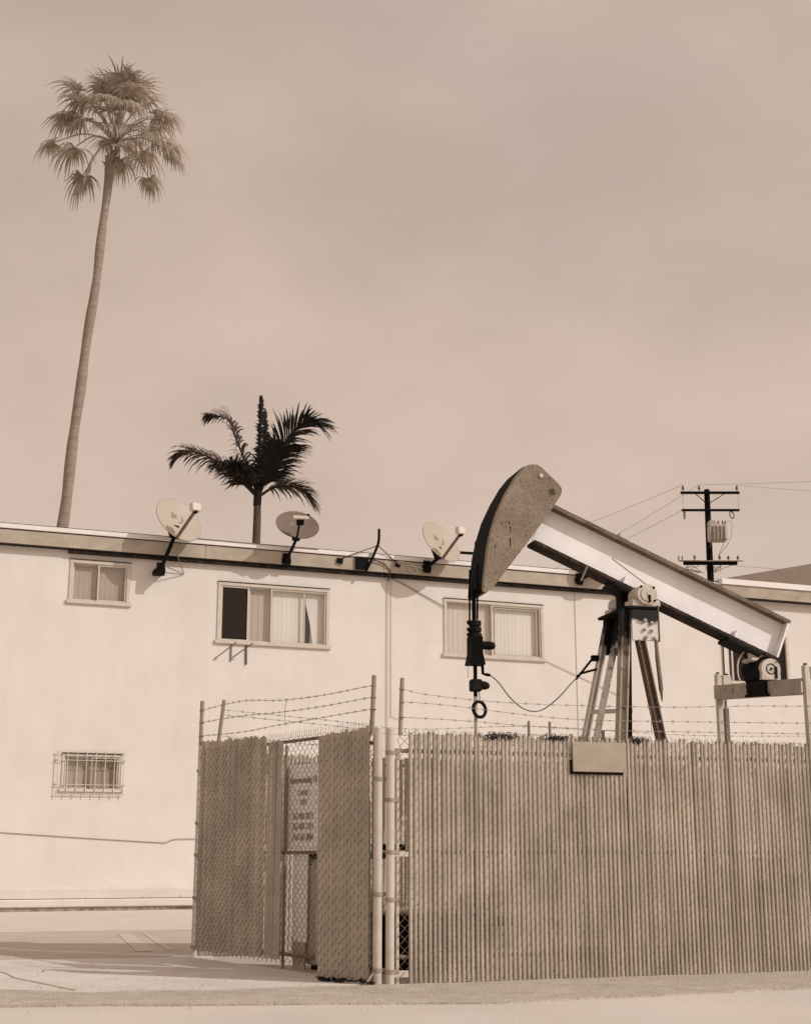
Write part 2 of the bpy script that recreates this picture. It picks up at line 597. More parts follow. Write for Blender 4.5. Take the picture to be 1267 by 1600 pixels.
# ------------------------------------------------------------------ ground, road, paving
def sheet(poly, z, jitter=0.0, step=0.35, seed=1):
    """flat polygon sheet with a slightly uneven edge"""
    rnd = random.Random(seed)
    out = []
    n = len(poly)
    for i in range(n):
        a, b = Vector(poly[i] + (z,)), Vector(poly[(i + 1) % n] + (z,))
        m = max(1, int((b - a).length / step)) if (jitter and (b - a).length < 40) else 1
        for k in range(m):
            p = a.lerp(b, k / m)
            if k and jitter:
                p += Vector((rnd.uniform(-jitter, jitter), rnd.uniform(-jitter, jitter), 0))
            out.append(p)
    m = MB().add(out, [list(range(len(out)))])
    k = len(out)
    low = [Vector((p.x, p.y, -0.03)) for p in out]      # skirt, so that no light passes under the sheet
    m.add(out + low, [[i, (i + 1) % k, (i + 1) % k + k, i + k] for i in range(k)])
    return m


FA = 20.3                                  # bearing of the front fence
fd = Vector((math.cos(R(FA)), math.sin(R(FA))))
fn = Vector((-math.sin(R(FA)), math.cos(R(FA))))
A0 = Vector((-0.117, 11.0485))             # fence corner on the ground


def fpt(u, v):
    p = A0 + fd * u + fn * v
    return (p.x, p.y)


WA = 22.0
W0 = Vector((-6.984, 25.195))
wd = Vector((math.cos(R(WA)), math.sin(R(WA))))
wn = Vector((-math.sin(R(WA)), math.cos(R(WA))))


def wpt(u, v):
    p = W0 + wd * u + wn * v
    return (p.x, p.y)


struct('ground', MB().add([(-500, -500, 0), (500, -500, 0), (500, 500, 0), (-500, 500, 0)], [(0, 1, 2, 3)]), 'ground')
struct('road', sheet([(-60, -20), (60, -20), (60, 31), fpt(24, -0.4), fpt(3.2, -0.5), fpt(0.2, -0.6), (-2.6, 10.3), (-60, 10.0)], 0.004), 'road')
struct('footpath', sheet([wpt(-30, 0.1), wpt(-30, -7.5), wpt(3.0, -9.0), wpt(40, -9.0), wpt(40, 0.1)], 0.004), 'footpath')
struct('driveway', sheet([(-14, 10.2), (-0.45, 10.2), (-0.3, 11.3), (-1.75, 13.55), (-2.0, 15.0), (-14, 15.0)], 0.008), 'concrete')
struct('parking_lot', sheet([(-30, 15.4), (-3.9, 13.6), (-2.3, 13.95), (-2.05, 14.6), (-1.0, 19.5), (-2.6, 19.05), (-5.2, 18.3), (-30, 17.2)], 0.012, 0.07, seed=3), 'asphalt')
struct('verge', sheet([(-30, 9.2), (-2.6, 9.45), fpt(0.2, -1.55), fpt(3.2, -1.35), fpt(24, -1.3), fpt(24, -0.03), fpt(0.2, -0.06), (-0.6, 10.85), (-2.2, 10.35), (-3.2, 10.75), (-30, 10.9)], 0.016, 0.05, seed=5), 'verge')
mk = MB()
for a, b, w in (((-3.42, 17.9), (-2.60, 14.7), 0.09), ((-3.20, 18.0), (-2.38, 14.9), 0.03)):
    a, b = Vector(a), Vector(b)
    s = Vector((-(b - a).y, (b - a).x)).normalized() * w
    mk.add([(*(a - s), 0.016), (*(b - s), 0.016), (*(b + s), 0.016), (*(a + s), 0.016)], [(0, 1, 2, 3)])
struct('parking_marking', mk, 'paint_line')
# open joint where the driveway apron meets the verge
jt = smooth_path([(-6.5, 12.75, 0.008), (-3.75, 12.45, 0.008), (-3.0, 11.5, 0.008), (-2.35, 10.55, 0.008)], 8)
struct('driveway_joint', MB().tube(jt, 0.008, 5), 'equalizer')

# loose stones and grit on the verge and driveway edge
gm = MB()
rnd = random.Random(77)
for i in range(900):
    if i < 620:
        u_, v_ = rnd.uniform(-4.5, 5.0), -0.05 - abs(rnd.gauss(0, 0.55))
        if u_ < 0:
            px_, py_ = rnd.uniform(-4.5, 0), 10.4 + rnd.gauss(0, 0.5)
        else:
            px_, py_ = fpt(u_, v_)
    else:
        px_, py_ = rnd.uniform(-5.5, -0.6), rnd.uniform(9.0, 14.5)
        if px_ > -0.9 - (py_ - 11) * 0.5:
            continue
    r_ = rnd.uniform(0.003, 0.011) * (1.6 if rnd.random() < 0.05 else 1)
    c_ = Vector((px_, py_, 0.012))
    pts_ = [c_ + Vector((r_ * math.cos(a_ + 0.4) * rnd.uniform(0.7, 1.2), r_ * math.sin(a_ + 0.4) * rnd.uniform(0.7, 1.2), 0)) for a_ in (0, 1.57, 3.14, 4.71)] + [c_ + Vector((0, 0, r_ * rnd.uniform(0.7, 1.2)))]
    gm.add(pts_, [(0, 1, 4), (1, 2, 4), (2, 3, 4), (3, 0, 4)])
gv = gm.build('gravel', 'equalizer')
gv['kind'] = 'stuff'
gv['label'] = 'scattered grit and small stones on the verge and driveway'
gv['category'] = 'gravel'

# ------------------------------------------------------------------ apartment building
APT = empty('apartment_building', (W0.x, W0.y, 0), WA)
tag(APT, 'long white stuccoed flat-roofed building with sliding windows and beige roof trim', 'building')
U0, U1 = -12.0, 15.055
ROOF_Z = 6.45
DEPTH = 6.2
WINDOWS = {
    'upper_small': (0.87, 1.95, 5.47, 6.25),
    'upper_wide': (3.68, 5.89, 4.88, 6.03),
    'upper_right': (8.39, 10.62, 4.87, 6.02),
    'barred': (0.93, 1.95, 2.07, 2.70),
}


def wall_openings(mb, u0, u1, z0, z1, holes, t, y=0.0):
    us = sorted({u0, u1} | {h[0] for h in holes} | {h[1] for h in holes})
    zs = sorted({z0, z1} | {h[2] for h in holes} | {h[3] for h in holes})
    for i in range(len(us) - 1):
        for k in range(len(zs) - 1):
            cu, cz = (us[i] + us[i + 1]) / 2, (zs[k] + zs[k + 1]) / 2
            if any(h[0] < cu < h[1] and h[2] < cz < h[3] for h in holes):
                continue
            mb.add([(us[i], y, zs[k]), (us[i + 1], y, zs[k]), (us[i + 1], y, zs[k + 1]), (us[i], y, zs[k + 1])], [(0, 1, 2, 3)])
            mb.add([(us[i], y + t, zs[k]), (us[i + 1], y + t, zs[k]), (us[i + 1], y + t, zs[k + 1]), (us[i], y + t, zs[k + 1])], [(3, 2, 1, 0)])
    for a, b, c, d in holes:
        mb.add([(a, y, c), (a, y + t, c), (a, y + t, d), (a, y, d)], [(0, 1, 2, 3)])
        mb.add([(b, y, c), (b, y, d), (b, y + t, d), (b, y + t, c)], [(0, 1, 2, 3)])
        mb.add([(a, y, c), (b, y, c), (b, y + t, c), (a, y + t, c)], [(0, 1, 2, 3)])
        mb.add([(a, y, d), (a, y + t, d), (b, y + t, d), (b, y, d)], [(0, 1, 2, 3)])


mb = MB()
wall_openings(mb, U0, U1, -0.05, ROOF_Z + 0.02, list(WINDOWS.values()), 0.16)
mb.build('wall', 'stucco', APT)
MB().box(U0, U0 + 0.16, 0.161, DEPTH, -0.05, ROOF_Z + 0.02).build('wall', 'stucco_side', APT)
MB().box(U1 - 0.16, U1, 0.161, DEPTH, -0.05, ROOF_Z + 0.02).build('wall', 'stucco_side', APT)
MB().box(U0 + 0.161, U1 - 0.161, DEPTH - 0.16, DEPTH, -0.05, ROOF_Z + 0.02).build('wall', 'stucco_side', APT)
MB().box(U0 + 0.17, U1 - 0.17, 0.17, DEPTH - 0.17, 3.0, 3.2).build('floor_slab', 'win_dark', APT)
MB().box(U0 - 0.1, U1, -0.10, DEPTH + 0.1, ROOF_Z + 0.022, ROOF_Z + 0.25).build('roof', 'roof_felt', APT)
# fascia boards with butt joints, soffit strip, pale drip edge
joints = [U0 - 0.12, -7.4, -2.1, 3.35, 7.0, 11.6, U1 + 0.02]
for i in range(len(joints) - 1):
    MB().cbox(joints[i] + 0.002, joints[i + 1] - 0.002, -0.155, -0.103, ROOF_Z, ROOF_Z + 0.255, 0.006).build('fascia_board', 'fascia', APT)
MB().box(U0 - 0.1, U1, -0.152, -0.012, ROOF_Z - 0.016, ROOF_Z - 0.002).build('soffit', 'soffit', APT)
MB().cbox(0.8, U1, -0.118, -0.004, ROOF_Z - 0.075, ROOF_Z - 0.018, 0.006).build('eave_shade_strip', 'eave_shade', APT)  # near-black strip painted in as the shade band under the eave
MB().box(U0 - 0.12, U1 + 0.02, -0.150, -0.104, ROOF_Z + 0.257, ROOF_Z + 0.272).build('shadow_gap', 'roof_gap', APT)  # thin dark strip drawn as the shadow line below the drip edge
MB().cbox(U0 - 0.14, U1 + 0.02, -0.185, 0.05, ROOF_Z + 0.274, ROOF_Z + 0.360, 0.005).build('drip_edge', 'drip_edge', APT)
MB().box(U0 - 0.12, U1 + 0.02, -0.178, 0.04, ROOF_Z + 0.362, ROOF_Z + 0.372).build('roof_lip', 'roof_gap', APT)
# stepped base ledge
MB().add([(U0, -0.002, 0.42), (U0, -0.20, 0.36), (U0, -0.20, 0.21), (U0, -0.002, 0.21), (U1, -0.002, 0.42), (U1, -0.20, 0.36), (U1, -0.20, 0.21), (U1, -0.002, 0.21)],
         [(0, 1, 5, 4), (1, 2, 6, 5), (2, 3, 7, 6), (0, 3, 2, 1), (4, 5, 6, 7)]).build('base_ledge', 'plinth', APT)
MB().cbox(U0, U1, -0.40, -0.012, 0.065, 0.200, 0.02).build('base_ledge', 'plinth', APT)
pm = MB()
u = U0
rnd = random.Random(5)
while u < U1:
    e = min(U1, u + rnd.uniform(0.5, 1.6))
    pm.box(u, e, -0.36 + rnd.uniform(0, 0.03), -0.02, 0.0, 0.062)
    u = e + 0.003
pm.build('base_gap_shade', 'gap_shade', APT)  # strips toned dark as the shaded gap beneath the ledge


def window(key, parts, w=0.045, fm='win_frame'):
    """aluminium slider: frame mesh, sub-parts pane / blind / sash / screen"""
    a, b, c, d = WINDOWS[key]
    f = MB()
    y0, y1 = -0.022, 0.09
    f.cbox(a - 0.025, a + w, y0, y1, c + w, d - w, 0.006)
    f.cbox(b - w, b + 0.025, y0, y1, c + w, d - w, 0.006)
    f.cbox(a - 0.025, b + 0.025, y0, y1, d - w, d + 0.02, 0.006)
    f.cbox(a - 0.06, b + 0.06, y0 - 0.03, y1, c - 0.025, c + w, 0.006)
    fr = f.build('window', fm, APT)
    MB().box(a - 0.03, b + 0.03, y0 - 0.012, y0 + 0.03, d + 0.022, d + 0.034).build('head_flashing', 'win_dark', fr)
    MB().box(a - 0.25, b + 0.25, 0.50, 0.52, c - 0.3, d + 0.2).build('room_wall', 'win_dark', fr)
    return fr, (a + w, b - w, c + w, d - w)


def pane(fr, x0, x1, z0, z1, y=0.045):
    MB().add([(x0, y, z0), (x1, y, z0), (x1, y, z1), (x0, y, z1)], [(0, 1, 2, 3)]).build('pane', 'glass', fr)


def sash(fr, x0, x1, z0, z1, y=0.02, w=0.03):
    s = MB()
    s.box(x0, x0 + w, y, y + 0.04, z0, z1)
    s.box(x1 - w, x1, y, y + 0.04, z0, z1)
    s.box(x0 + w, x1 - w, y + 0.001, y + 0.039, z0, z0 + w)
    s.box(x0 + w, x1 - w, y + 0.001, y + 0.039, z1 - w, z1)
    s.build('sash', 'win_frame', fr)


def blinds(fr, x0, x1, z0, z1, material, y=0.11, pitch=0.085, tw=10, skip=()):
    n = max(1, int((x1 - x0) / pitch))
    p = (x1 - x0) / n
    for i in range(n):
        if i in skip:
            continue
        m = MB()
        hw = p * 0.51
        m.add([(-hw, 0, 0), (-hw * 0.3, 0.003, 0), (hw * 0.3, 0.003, 0), (hw, 0, 0), (-hw, 0, z1 - z0), (-hw * 0.3, 0.003, z1 - z0), (hw * 0.3, 0.003, z1 - z0), (hw, 0, z1 - z0)],
              [(0, 1, 5, 4), (1, 2, 6, 5), (2, 3, 7, 6)])
        o = m.build('blind', material, fr)
        o.location = (x0 + p * (i + 0.5), y, z0)
        o.rotation_euler = (0, 0, R(tw + random.uniform(-2, 2)))


# small upper window: two panes with drawn tan curtains
fr, (x0, x1, z0, z1) = window('upper_small', None)
xm = (x0 + x1) / 2 - 0.03
sash(fr, x0, xm + 0.02, z0, z1, 0.045)
sash(fr, xm - 0.01, x1, z0, z1, 0.0)
pane(fr, x0 + 0.03, xm - 0.01, z0 + 0.03, z1 - 0.03, 0.062)
pane(fr, xm + 0.02, x1 - 0.03, z0 + 0.03, z1 - 0.03, 0.018)
cm = MB()
N = 60
for i in range(N + 1):
    xx = x0 - 0.02 + (x1 - x0 + 0.04) * i / N
    yy = 0.11 + 0.004 * math.sin(i * 1.1) + 0.002 * math.sin(i * 2.7)
    cm.v += [(xx, yy, z0 - 0.05), (xx, yy, z1 + 0.05)]
for i in range(N):
    cm.f.append([2 * i, 2 * i + 2, 2 * i + 3, 2 * i + 1]); cm.smooth.append(True)
cm.build('curtain', 'curtain', fr)

# wide upper window: dark insect screen, tan blind, pale blinds with a slit
fr, (x0, x1, z0, z1) = window('upper_wide', None)
xa, xb, xc = 4.26, 4.73, 5.40
sash(fr, x0, xa + 0.02, z0, z1, 0.0)
MB().box(x0 + 0.03, xa - 0.01, 0.018, 0.022, z0 + 0.03, z1 - 0.03).build('insect_screen', 'screen', fr)
sash(fr, xa + 0.022, xb, z0, z1, 0.045)
sash(fr, xb - 0.015, x1, z0, z1, 0.0)
pane(fr, xa + 0.05, xb - 0.03, z0 + 0.03, z1 - 0.03, 0.062)
pane(fr, xb + 0.015, x1 - 0.03, z0 + 0.03, z1 - 0.03, 0.018)
MB().box(xc - 0.012, xc + 0.02, 0.026, 0.05, z0 + 0.03, z1 - 0.03).build('mullion', 'win_frame', fr)
blinds(fr, xa + 0.02, xb, z0, z1, 'blind_tan', pitch=0.10, tw=3)
blinds(fr, xb, xc + 0.05, z0, z1, 'blind_light', pitch=0.085, tw=1)
blinds(fr, xc + 0.16, x1, z0, z1, 'blind_light', pitch=0.09, tw=1)
# one loose blind pulled aside: a dark wedge shows the room
MB().add([(xc + 0.05, 0.105, z1), (xc + 0.06, 0.105, z1 - 0.25), (xc + 0.14, 0.085, z0 + 0.45), (xc + 0.21, 0.08, z0), (xc + 0.27, 0.09, z0), (xc + 0.25, 0.10, z1)],
         [(0, 1, 5), (1, 2, 5), (2, 3, 4, 5)]).build('blind', 'blind_light', fr)

# right upper window
fr, (x0, x1, z0, z1) = window('upper_right', None)
xm = 9.46
sash(fr, x0, xm, z0, z1, 0.045)
sash(fr, xm - 0.02, x1, z0, z1, 0.0)
sash(fr, xm + 0.06, x1 - 0.07, z0 + 0.03, z1 - 0.05, 0.026, 0.018)
pane(fr, x0 + 0.03, xm - 0.03, z0 + 0.03, z1 - 0.03, 0.062)
pane(fr, xm + 0.01, x1 - 0.03, z0 + 0.03, z1 - 0.03, 0.018)
blinds(fr, x0, xm, z0, z1, 'blind_mid', pitch=0.10, tw=1)
blinds(fr, xm, x1, z0, z1, 'blind_light', pitch=0.085, tw=1)

# barred ground floor window
fr, (x0, x1, z0, z1) = window('barred', None, 0.028, 'lnb_white')
xm = (x0 + x1) / 2
sash(fr, x0, xm + 0.02, z0, z1, 0.045)
sash(fr, xm - 0.02, x1, z0, z1, 0.0)
pane(fr, x0 + 0.03, xm - 0.01, z0 + 0.03, z1 - 0.03, 0.062)
pane(fr, xm + 0.02, x1 - 0.03, z0 + 0.03, z1 - 0.03, 0.018)
MB().box(x0 - 0.02, x1 + 0.02, 0.12, 0.125, z0 - 0.02, z0 + 0.36).build('curtain', 'slat_back', fr)
MB().box(x0 - 0.02, x1 + 0.02, 0.15, 0.155, z0 + 0.3, z1 + 0.02).build('curtain', 'curtain', fr)
a, b, c, d = WINDOWS['barred']
for i in range(8):
    xx = a - 0.10 + (b - a + 0.15) * i / 7
    MB().tube([(xx, -0.066, c - 0.10), (xx, -0.066, d + 0.07)], 0.008, 6).build('security_bar', 'lnb_white', fr)
for zz in (c - 0.06, c + 0.10, d - 0.10, d + 0.04):
    MB().tube([(a - 0.14, -0.052, zz), (b + 0.08, -0.052, zz)], 0.008, 6).build('security_bar', 'lnb_white', fr)
for xx in (a - 0.13, b + 0.07):
    for zz in (c + 0.10, d - 0.10):
        MB().tube([(xx, -0.052, zz), (xx, 0.0, zz)], 0.014, 6).build('bar_bracket', 'cable_mid', fr)

# rusty struts of a removed air conditioner below the wide window
for p, q, r, m in (((3.95, -0.02, 4.85), (3.95, -0.02, 4.53), 0.013, 'cable_mid'), ((4.24, -0.02, 4.85), (4.25, -0.02, 4.48), 0.016, 'cable_dark'),
                   ((3.97, -0.30, 4.85), (3.62, -0.02, 4.55), 0.011, 'cable_mid'), ((4.30, -0.30, 4.86), (3.98, -0.02, 4.60), 0.011, 'cable_mid')):
    MB().tube([p, q], r, 6).build('strut', m, APT)
# conduit drop and wall joints
MB().tube([(7.14, -0.03, 6.44), (7.14, -0.03, 2.0)], 0.009, 8).build('conduit', 'cable_grey', APT)
MB().tube([(7.22, -0.02, 6.40), (7.22, -0.02, 3.6), (7.45, -0.02, 3.55)], 0.006, 6).build('conduit', 'cable_grey', APT)
MB().tube([(11.40, -0.012, 6.44), (11.40, -0.012, 1.8)], 0.006, 6).build('conduit', 'cable_grey', APT)

# ------------------------------------------------------------------ neighbouring building with hip roof
NB = empty('hip_roof_building', (W0.x, W0.y, 0), WA)
tag(NB, 'white building with brown hip roof behind the pump jack tail', 'building')
n0, n1, nd = 15.06, 34.0, 8.0
WINDOWS['neighbour'] = (15.24, 16.75, 4.62, 5.72)
mb = MB()
wall_openings(mb, n0, n1, -0.05, 6.50, [WINDOWS['neighbour']], 0.16, -0.05)
mb.build('wall', 'stucco', NB)
MB().box(n0, n0 + 0.16, 0.112, nd, -0.05, 6.5).build('wall', 'stucco_side', NB)
MB().box(n1 - 0.16, n1, 0.112, nd, -0.05, 6.5).build('wall', 'stucco_side', NB)
MB().box(n0 + 0.161, n1 - 0.161, nd - 0.16, nd, -0.05, 6.5).build('wall', 'stucco_side', NB)
MB().cbox(n0 - 0.1, n1 + 0.2, -0.25, -0.20, 6.50, 6.76, 0.006).build('fascia_board', 'fascia', NB)
MB().box(n0 - 0.1, n1 + 0.2, -0.247, -0.052, 6.485, 6.498).build('soffit', 'soffit', NB)
MB().cbox(n0 - 0.12, n1 + 0.22, -0.29, -0.05, 6.763, 6.89, 0.006).build('drip_edge', 'drip_edge', NB)
hx, hy = n0 - 0.1, -0.26
run_y = 4.2
hip_run = run_y / 0.45
rise = run_y * 0.56
z0r = 6.88
back = hy + 2 * run_y
MB().add([(hx, hy, z0r), (n1 + 0.2, hy, z0r), (n1 + 0.2, back, z0r), (hx, back, z0r), (hx + hip_run, hy + run_y, z0r + rise), (n1 - 6, hy + run_y, z0r + rise)],
         [(0, 1, 5, 4), (1, 2, 5), (2, 3, 4, 5), (3, 0, 4), (0, 3, 2, 1)]).build('roof', 'roof_shingle', NB)
# its window
a, b, c, d = WINDOWS['neighbour']
f = MB()
yo = -0.05
f.cbox(a - 0.01, a + 0.04, yo - 0.02, yo + 0.09, c + 0.04, d - 0.04, 0.006)
f.cbox(b - 0.05, b + 0.03, yo - 0.02, yo + 0.09, c + 0.04, d - 0.04, 0.006)
f.cbox(a - 0.03, b + 0.03, yo - 0.02, yo + 0.09, d - 0.04, d + 0.02, 0.006)
f.cbox(a - 0.05, b + 0.05, yo - 0.04, yo + 0.09, c - 0.03, c + 0.04, 0.006)
fr = f.build('window', 'win_frame', NB)
MB().box(a + 0.05, b - 0.05, yo + 0.03, yo + 0.034, c + 0.04, d - 0.04).build('insect_screen', 'screen', fr)
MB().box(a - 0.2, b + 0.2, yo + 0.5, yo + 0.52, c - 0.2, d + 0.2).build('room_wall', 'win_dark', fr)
MB().box(a - 0.055, a - 0.012, yo - 0.012, yo, c, d + 0.1).build('trim', 'win_dark', fr)

# ------------------------------------------------------------------ chain link fences


def chain_mesh(u0, u1, z0, z1, pitch, r=0.0015, amp=0.010, sag=0.0, seed=1):
    """woven wires as thin three-sided tubes: every wire zigzags between its neighbours"""
    rnd = random.Random(seed)
    m = MB()
    n = int(round((u1 - u0) / pitch))
    for i in range(n + 1):
        uc = u0 + pitch * i
        k = 0
        z = z0 - rnd.uniform(0.0, 0.02)
        pts = []
        while z < z1 + 0.012:
            side = 1 if (k + i) % 2 else -1
            uu = min(max(uc + side * pitch * 0.5, u0 - 0.002), u1 + 0.002)
            pts.append((uu, 0.0, z, side))
            z += pitch * 1.0
            k += 1
        vs, fs = [], []
        for j in range(len(pts) - 1):
            a, b = pts[j], pts[j + 1]
            y = -amp if a[3] < 0 else amp
            pa = Vector((a[0], y * 0.15, a[2])); pm = Vector(((a[0] + b[0]) / 2, y, (a[2] + b[2]) / 2)); pb = Vector((b[0], y * 0.15, b[2]))
            t = (pb - pa).normalized()
            s = t.cross(Vector((0, 1, 0))).normalized()
            w = Vector((0, 1, 0))
            o = len(vs)
            for p in (pa, pm, pb):
                for q in range(3):
                    an = 2 * math.pi * q / 3 + 0.5
                    vs.append(p + (s * math.cos(an) + w * math.sin(an)) * r)
            for e in (0, 3):
                for q in range(3):
                    q2 = (q + 1) % 3
                    fs.append([o + e + q, o + e + q2, o + e + 3 + q2, o + e + 3 + q])
        m.add(vs, fs)
    return m


def slat_mesh(w, t, h, material, name='slat'):
    """flattened hollow privacy slat, mitred top"""
    c = t * 0.32
    prof = [(-w / 2 + c, -t / 2), (w / 2 - c, -t / 2), (w / 2, -t / 2 + c), (w / 2, t / 2 - c), (w / 2 - c, t / 2), (-w / 2 + c, t / 2), (-w / 2, t / 2 - c), (-w / 2, -t / 2 + c)]
    m = MB()
    n = len(prof)
    vs = [(x, y, 0) for x, y in prof] + [(x, y, h) for x, y in prof]
    fs = [list(range(n))[::-1], list(range(n, 2 * n))]
    for i in range(n):
        j = (i + 1) % n
        fs.append([i, j, j + n, i + n])
    m.add(vs, fs)
    return m.mesh(name, material)


PITCH = 0.039


def slats(parent, u0, u1, z0, top, material, w=0.0302, t=0.022, seed=2, ragged=0.012, tilt=0.3, skip=0.0, lean=0.0):
    rnd = random.Random(seed)
    me = slat_mesh(w, t, 1.0, material)
    n = int((u1 - u0) / PITCH)
    for i in range(n + 1):
        if rnd.random() < skip:
            continue
        u = u0 + PITCH * i
        tp = top(u) if callable(top) else top
        h = tp - z0 + rnd.uniform(-ragged, ragged) - (0.02 if rnd.random() < 0.06 else 0)
        obj('slat', me, parent, (u + rnd.uniform(-0.0007, 0.0007), rnd.uniform(-0.0015, 0.0015), z0 + rnd.uniform(0, 0.012)),
            (R(rnd.uniform(-tilt, tilt) * 0.3), R(rnd.uniform(-tilt, tilt) * 0.35 + lean), R(rnd.uniform(-2, 2))), (1, 1, h))


def barbed(name, parent, pts, r=0.0019, step=0.125, material='barb', seed=1, rb=0.0017):
    rnd = random.Random(seed)
    path = smooth_path(pts, 10)
    m = MB()
    # two twisted strands
    dense = []
    for i in range(len(path) - 1):
        for k in range(4):
            dense.append(path[i].lerp(path[i + 1], k / 4))
    dense.append(path[-1])
    m.tube(dense, r, 4, smooth=False)
    acc = 0.05
    for i in range(len(dense) - 1):
        a, b = dense[i], dense[i + 1]
        l = (b - a).length
        acc += l
        if acc > step:
            acc -= step
            t = (b - a).normalized()
            for k in range(2):
                d = Vector((rnd.uniform(-1, 1), rnd.uniform(-1, 1), rnd.uniform(-1, 1)))
                d = (d - t * d.dot(t) * 0.7).normalized() * 0.016
                c = a + t * (0.006 * (k * 2 - 1))
                m.tube([c - d, c + d], rb, 4, smooth=False)
            m.tube([a - t * 0.010, a + t * 0.010], r * 2.2, 5, smooth=False)
    return m.build(name, material, parent)


def post(parent, u, v, z0, z1, r, material, cap=True, name='post', lean=(0, 0)):
    m = MB()
    m.tube([(u, v, z0), (u + lean[0], v + lean[1], z1)], r, 14)
    if cap:
        m.sphere((u + lean[0], v + lean[1], z1), r * 1.08, 12, 6, (1, 1, 0.5))
    return m.build(name, material, parent)


def clamp(parent, u, v, z, r, h=0.03):
    m = MB()
    m.cyl((u, v, z - h / 2), (u, v, z + h / 2), r + 0.005, 14)
    m.cbox(u + r, u + r + 0.04, v - 0.012, v + 0.012, z - h / 2, z + h / 2, 0.003)
    m.build('band_clamp', 'galv_dull', parent)


# ---- front fence
FF = empty('chain_link_fence', (A0.x, A0.y, 0), FA)
tag(FF, 'tan slatted chain-link fence along the front, carrying a blank plate and barbed wire', 'fence', 'fences round the well compound')
UE = 5.4
slats(FF, 0.168, UE, 0.005, 1.872, 'slat', seed=11, ragged=0.016, tilt=0.25)
chain_mesh(0.06, UE, 0.03, 1.885, PITCH, r=0.0024, amp=0.0140, seed=3).build('chain_mesh', 'wire', FF)['kind'] = 'stuff'
post(FF, -0.088, 0.03, -0.05, 1.905, 0.034, 'galv')
post(FF, 0.0, 0.0, -0.05, 1.90, 0.034, 'galv')
post(FF, 0.062, 0.012, -0.05, 1.74, 0.014, 'galv', cap=False)
for uu in (2.72, 5.0):
    post(FF, uu, 0.055, -0.05, 1.86, 0.028, 'galv_dull')
for zz in (1.74, 0.97, 0.20):
    MB().tube([(0.03, 0.03, zz), (UE, 0.03, zz)], 0.016, 8).build('rail', 'rail' if zz != 1.74 else 'galv_dull', FF)
for zz in (0.10, 0.97, 1.36, 1.72, 0.62):
    clamp(FF, 0.0, 0.0, zz, 0.034)
for zz in (0.11, 0.66, 1.52):
    clamp(FF, -0.088, 0.03, zz, 0.034)
MB().cbox(0.034, 0.148, -0.004, 0.008, 0.055, 0.105, 0.003).build('bottom_tie', 'galv', FF)
MB().cbox(0.034, 0.148, -0.004, 0.008, 0.935, 0.975, 0.003).build('latch_plate', 'galv', FF)
MB().box(-0.12, 0.15, 0.075, 0.085, 0.985, 1.03).build('latch_shadow_bar', 'mast_black', FF)  # black bar for the latch, with its shadow put into the colour
# arm carrying the barbed wire
m = MB()
m.tube([(0.085, 0.01, 1.86), (0.098, 0.0, 2.30)], 0.017, 10)
m.sphere((0.098, 0.0, 2.30), 0.018, 10, 5, (1, 1, 0.4))
m.build('wire_arm', 'galv_dull', FF)
for zz in (2.215, 2.115, 1.995):
    MB().torus((0.094, 0.0, zz), 0.019, 0.005, (0, 0, 1), 12, 6).build('wire_tie', 'barb', FF)
barbed('barbed_wire', FF, [(0.095, -0.02, 2.215), (0.35, -0.02, 2.175), (1.1, -0.02, 2.14), (2.4, -0.02, 2.155), (3.4, -0.02, 2.20), (UE, -0.02, 2.26)], seed=2)
barbed('barbed_wire', FF, [(0.095, -0.02, 2.115), (0.5, -0.02, 2.10), (1.5, -0.02, 2.03), (2.6, -0.02, 2.04), (UE, -0.02, 2.10)], seed=3)
barbed('barbed_wire', FF, [(0.095, -0.02, 1.995), (0.6, -0.02, 1.985), (1.5, -0.02, 1.95), (2.6, -0.02, 1.955), (UE, -0.02, 2.0)], seed=4)
MB().tube([(2.30, -0.02, 2.155), (2.305, -0.02, 2.03), (2.30, -0.02, 1.94)], 0.003, 5).build('wire_tie', 'barb', FF)
# ragged uncut wire ends along the top edge
m = MB()
rnd = random.Random(21)
for i in range(int((UE - 0.16) / PITCH)):
    u = 0.16 + PITCH * i + rnd.uniform(-0.006, 0.006)
    for s in (-1, 1):
        if rnd.random() < 0.75:
            m.tube([(u, -0.012, 1.865), (u + s * 0.008, -0.014, 1.885 + rnd.uniform(0, 0.012)), (u + s * rnd.uniform(0.004, 0.016), -0.012, 1.895 + rnd.uniform(0, 0.016))], 0.0022, 4, smooth=False)
o = m.build('wire_ends', 'wire', FF)
o['kind'] = 'stuff'

# blank plate wired to the front fence
PL = empty('blank_plate', (*fpt(1.80, -0.035), 1.60), FA)
tag(PL, 'blank tan metal plate wired to the top of the front fence', 'plate')
MB().cbox(-0.245, 0.245, -0.006, 0.006, 0.005, 0.245, 0.003).build('panel', 'plate', PL)
MB().box(-0.252, 0.215, 0.010, 0.022, -0.014, 0.004).build('backing_bar', 'mast_black', PL)
MB().box(-0.262, -0.247, 0.008, 0.020, -0.012, 0.10).build('backing_bar', 'mast_black', PL)
for sx in (-0.22, 0.22):
    for sz in (0.03, 0.22):
        MB().sphere((sx, -0.007, sz), 0.006, 8, 4, (1, 0.5, 1)).build('rivet', 'galv_dull', PL)

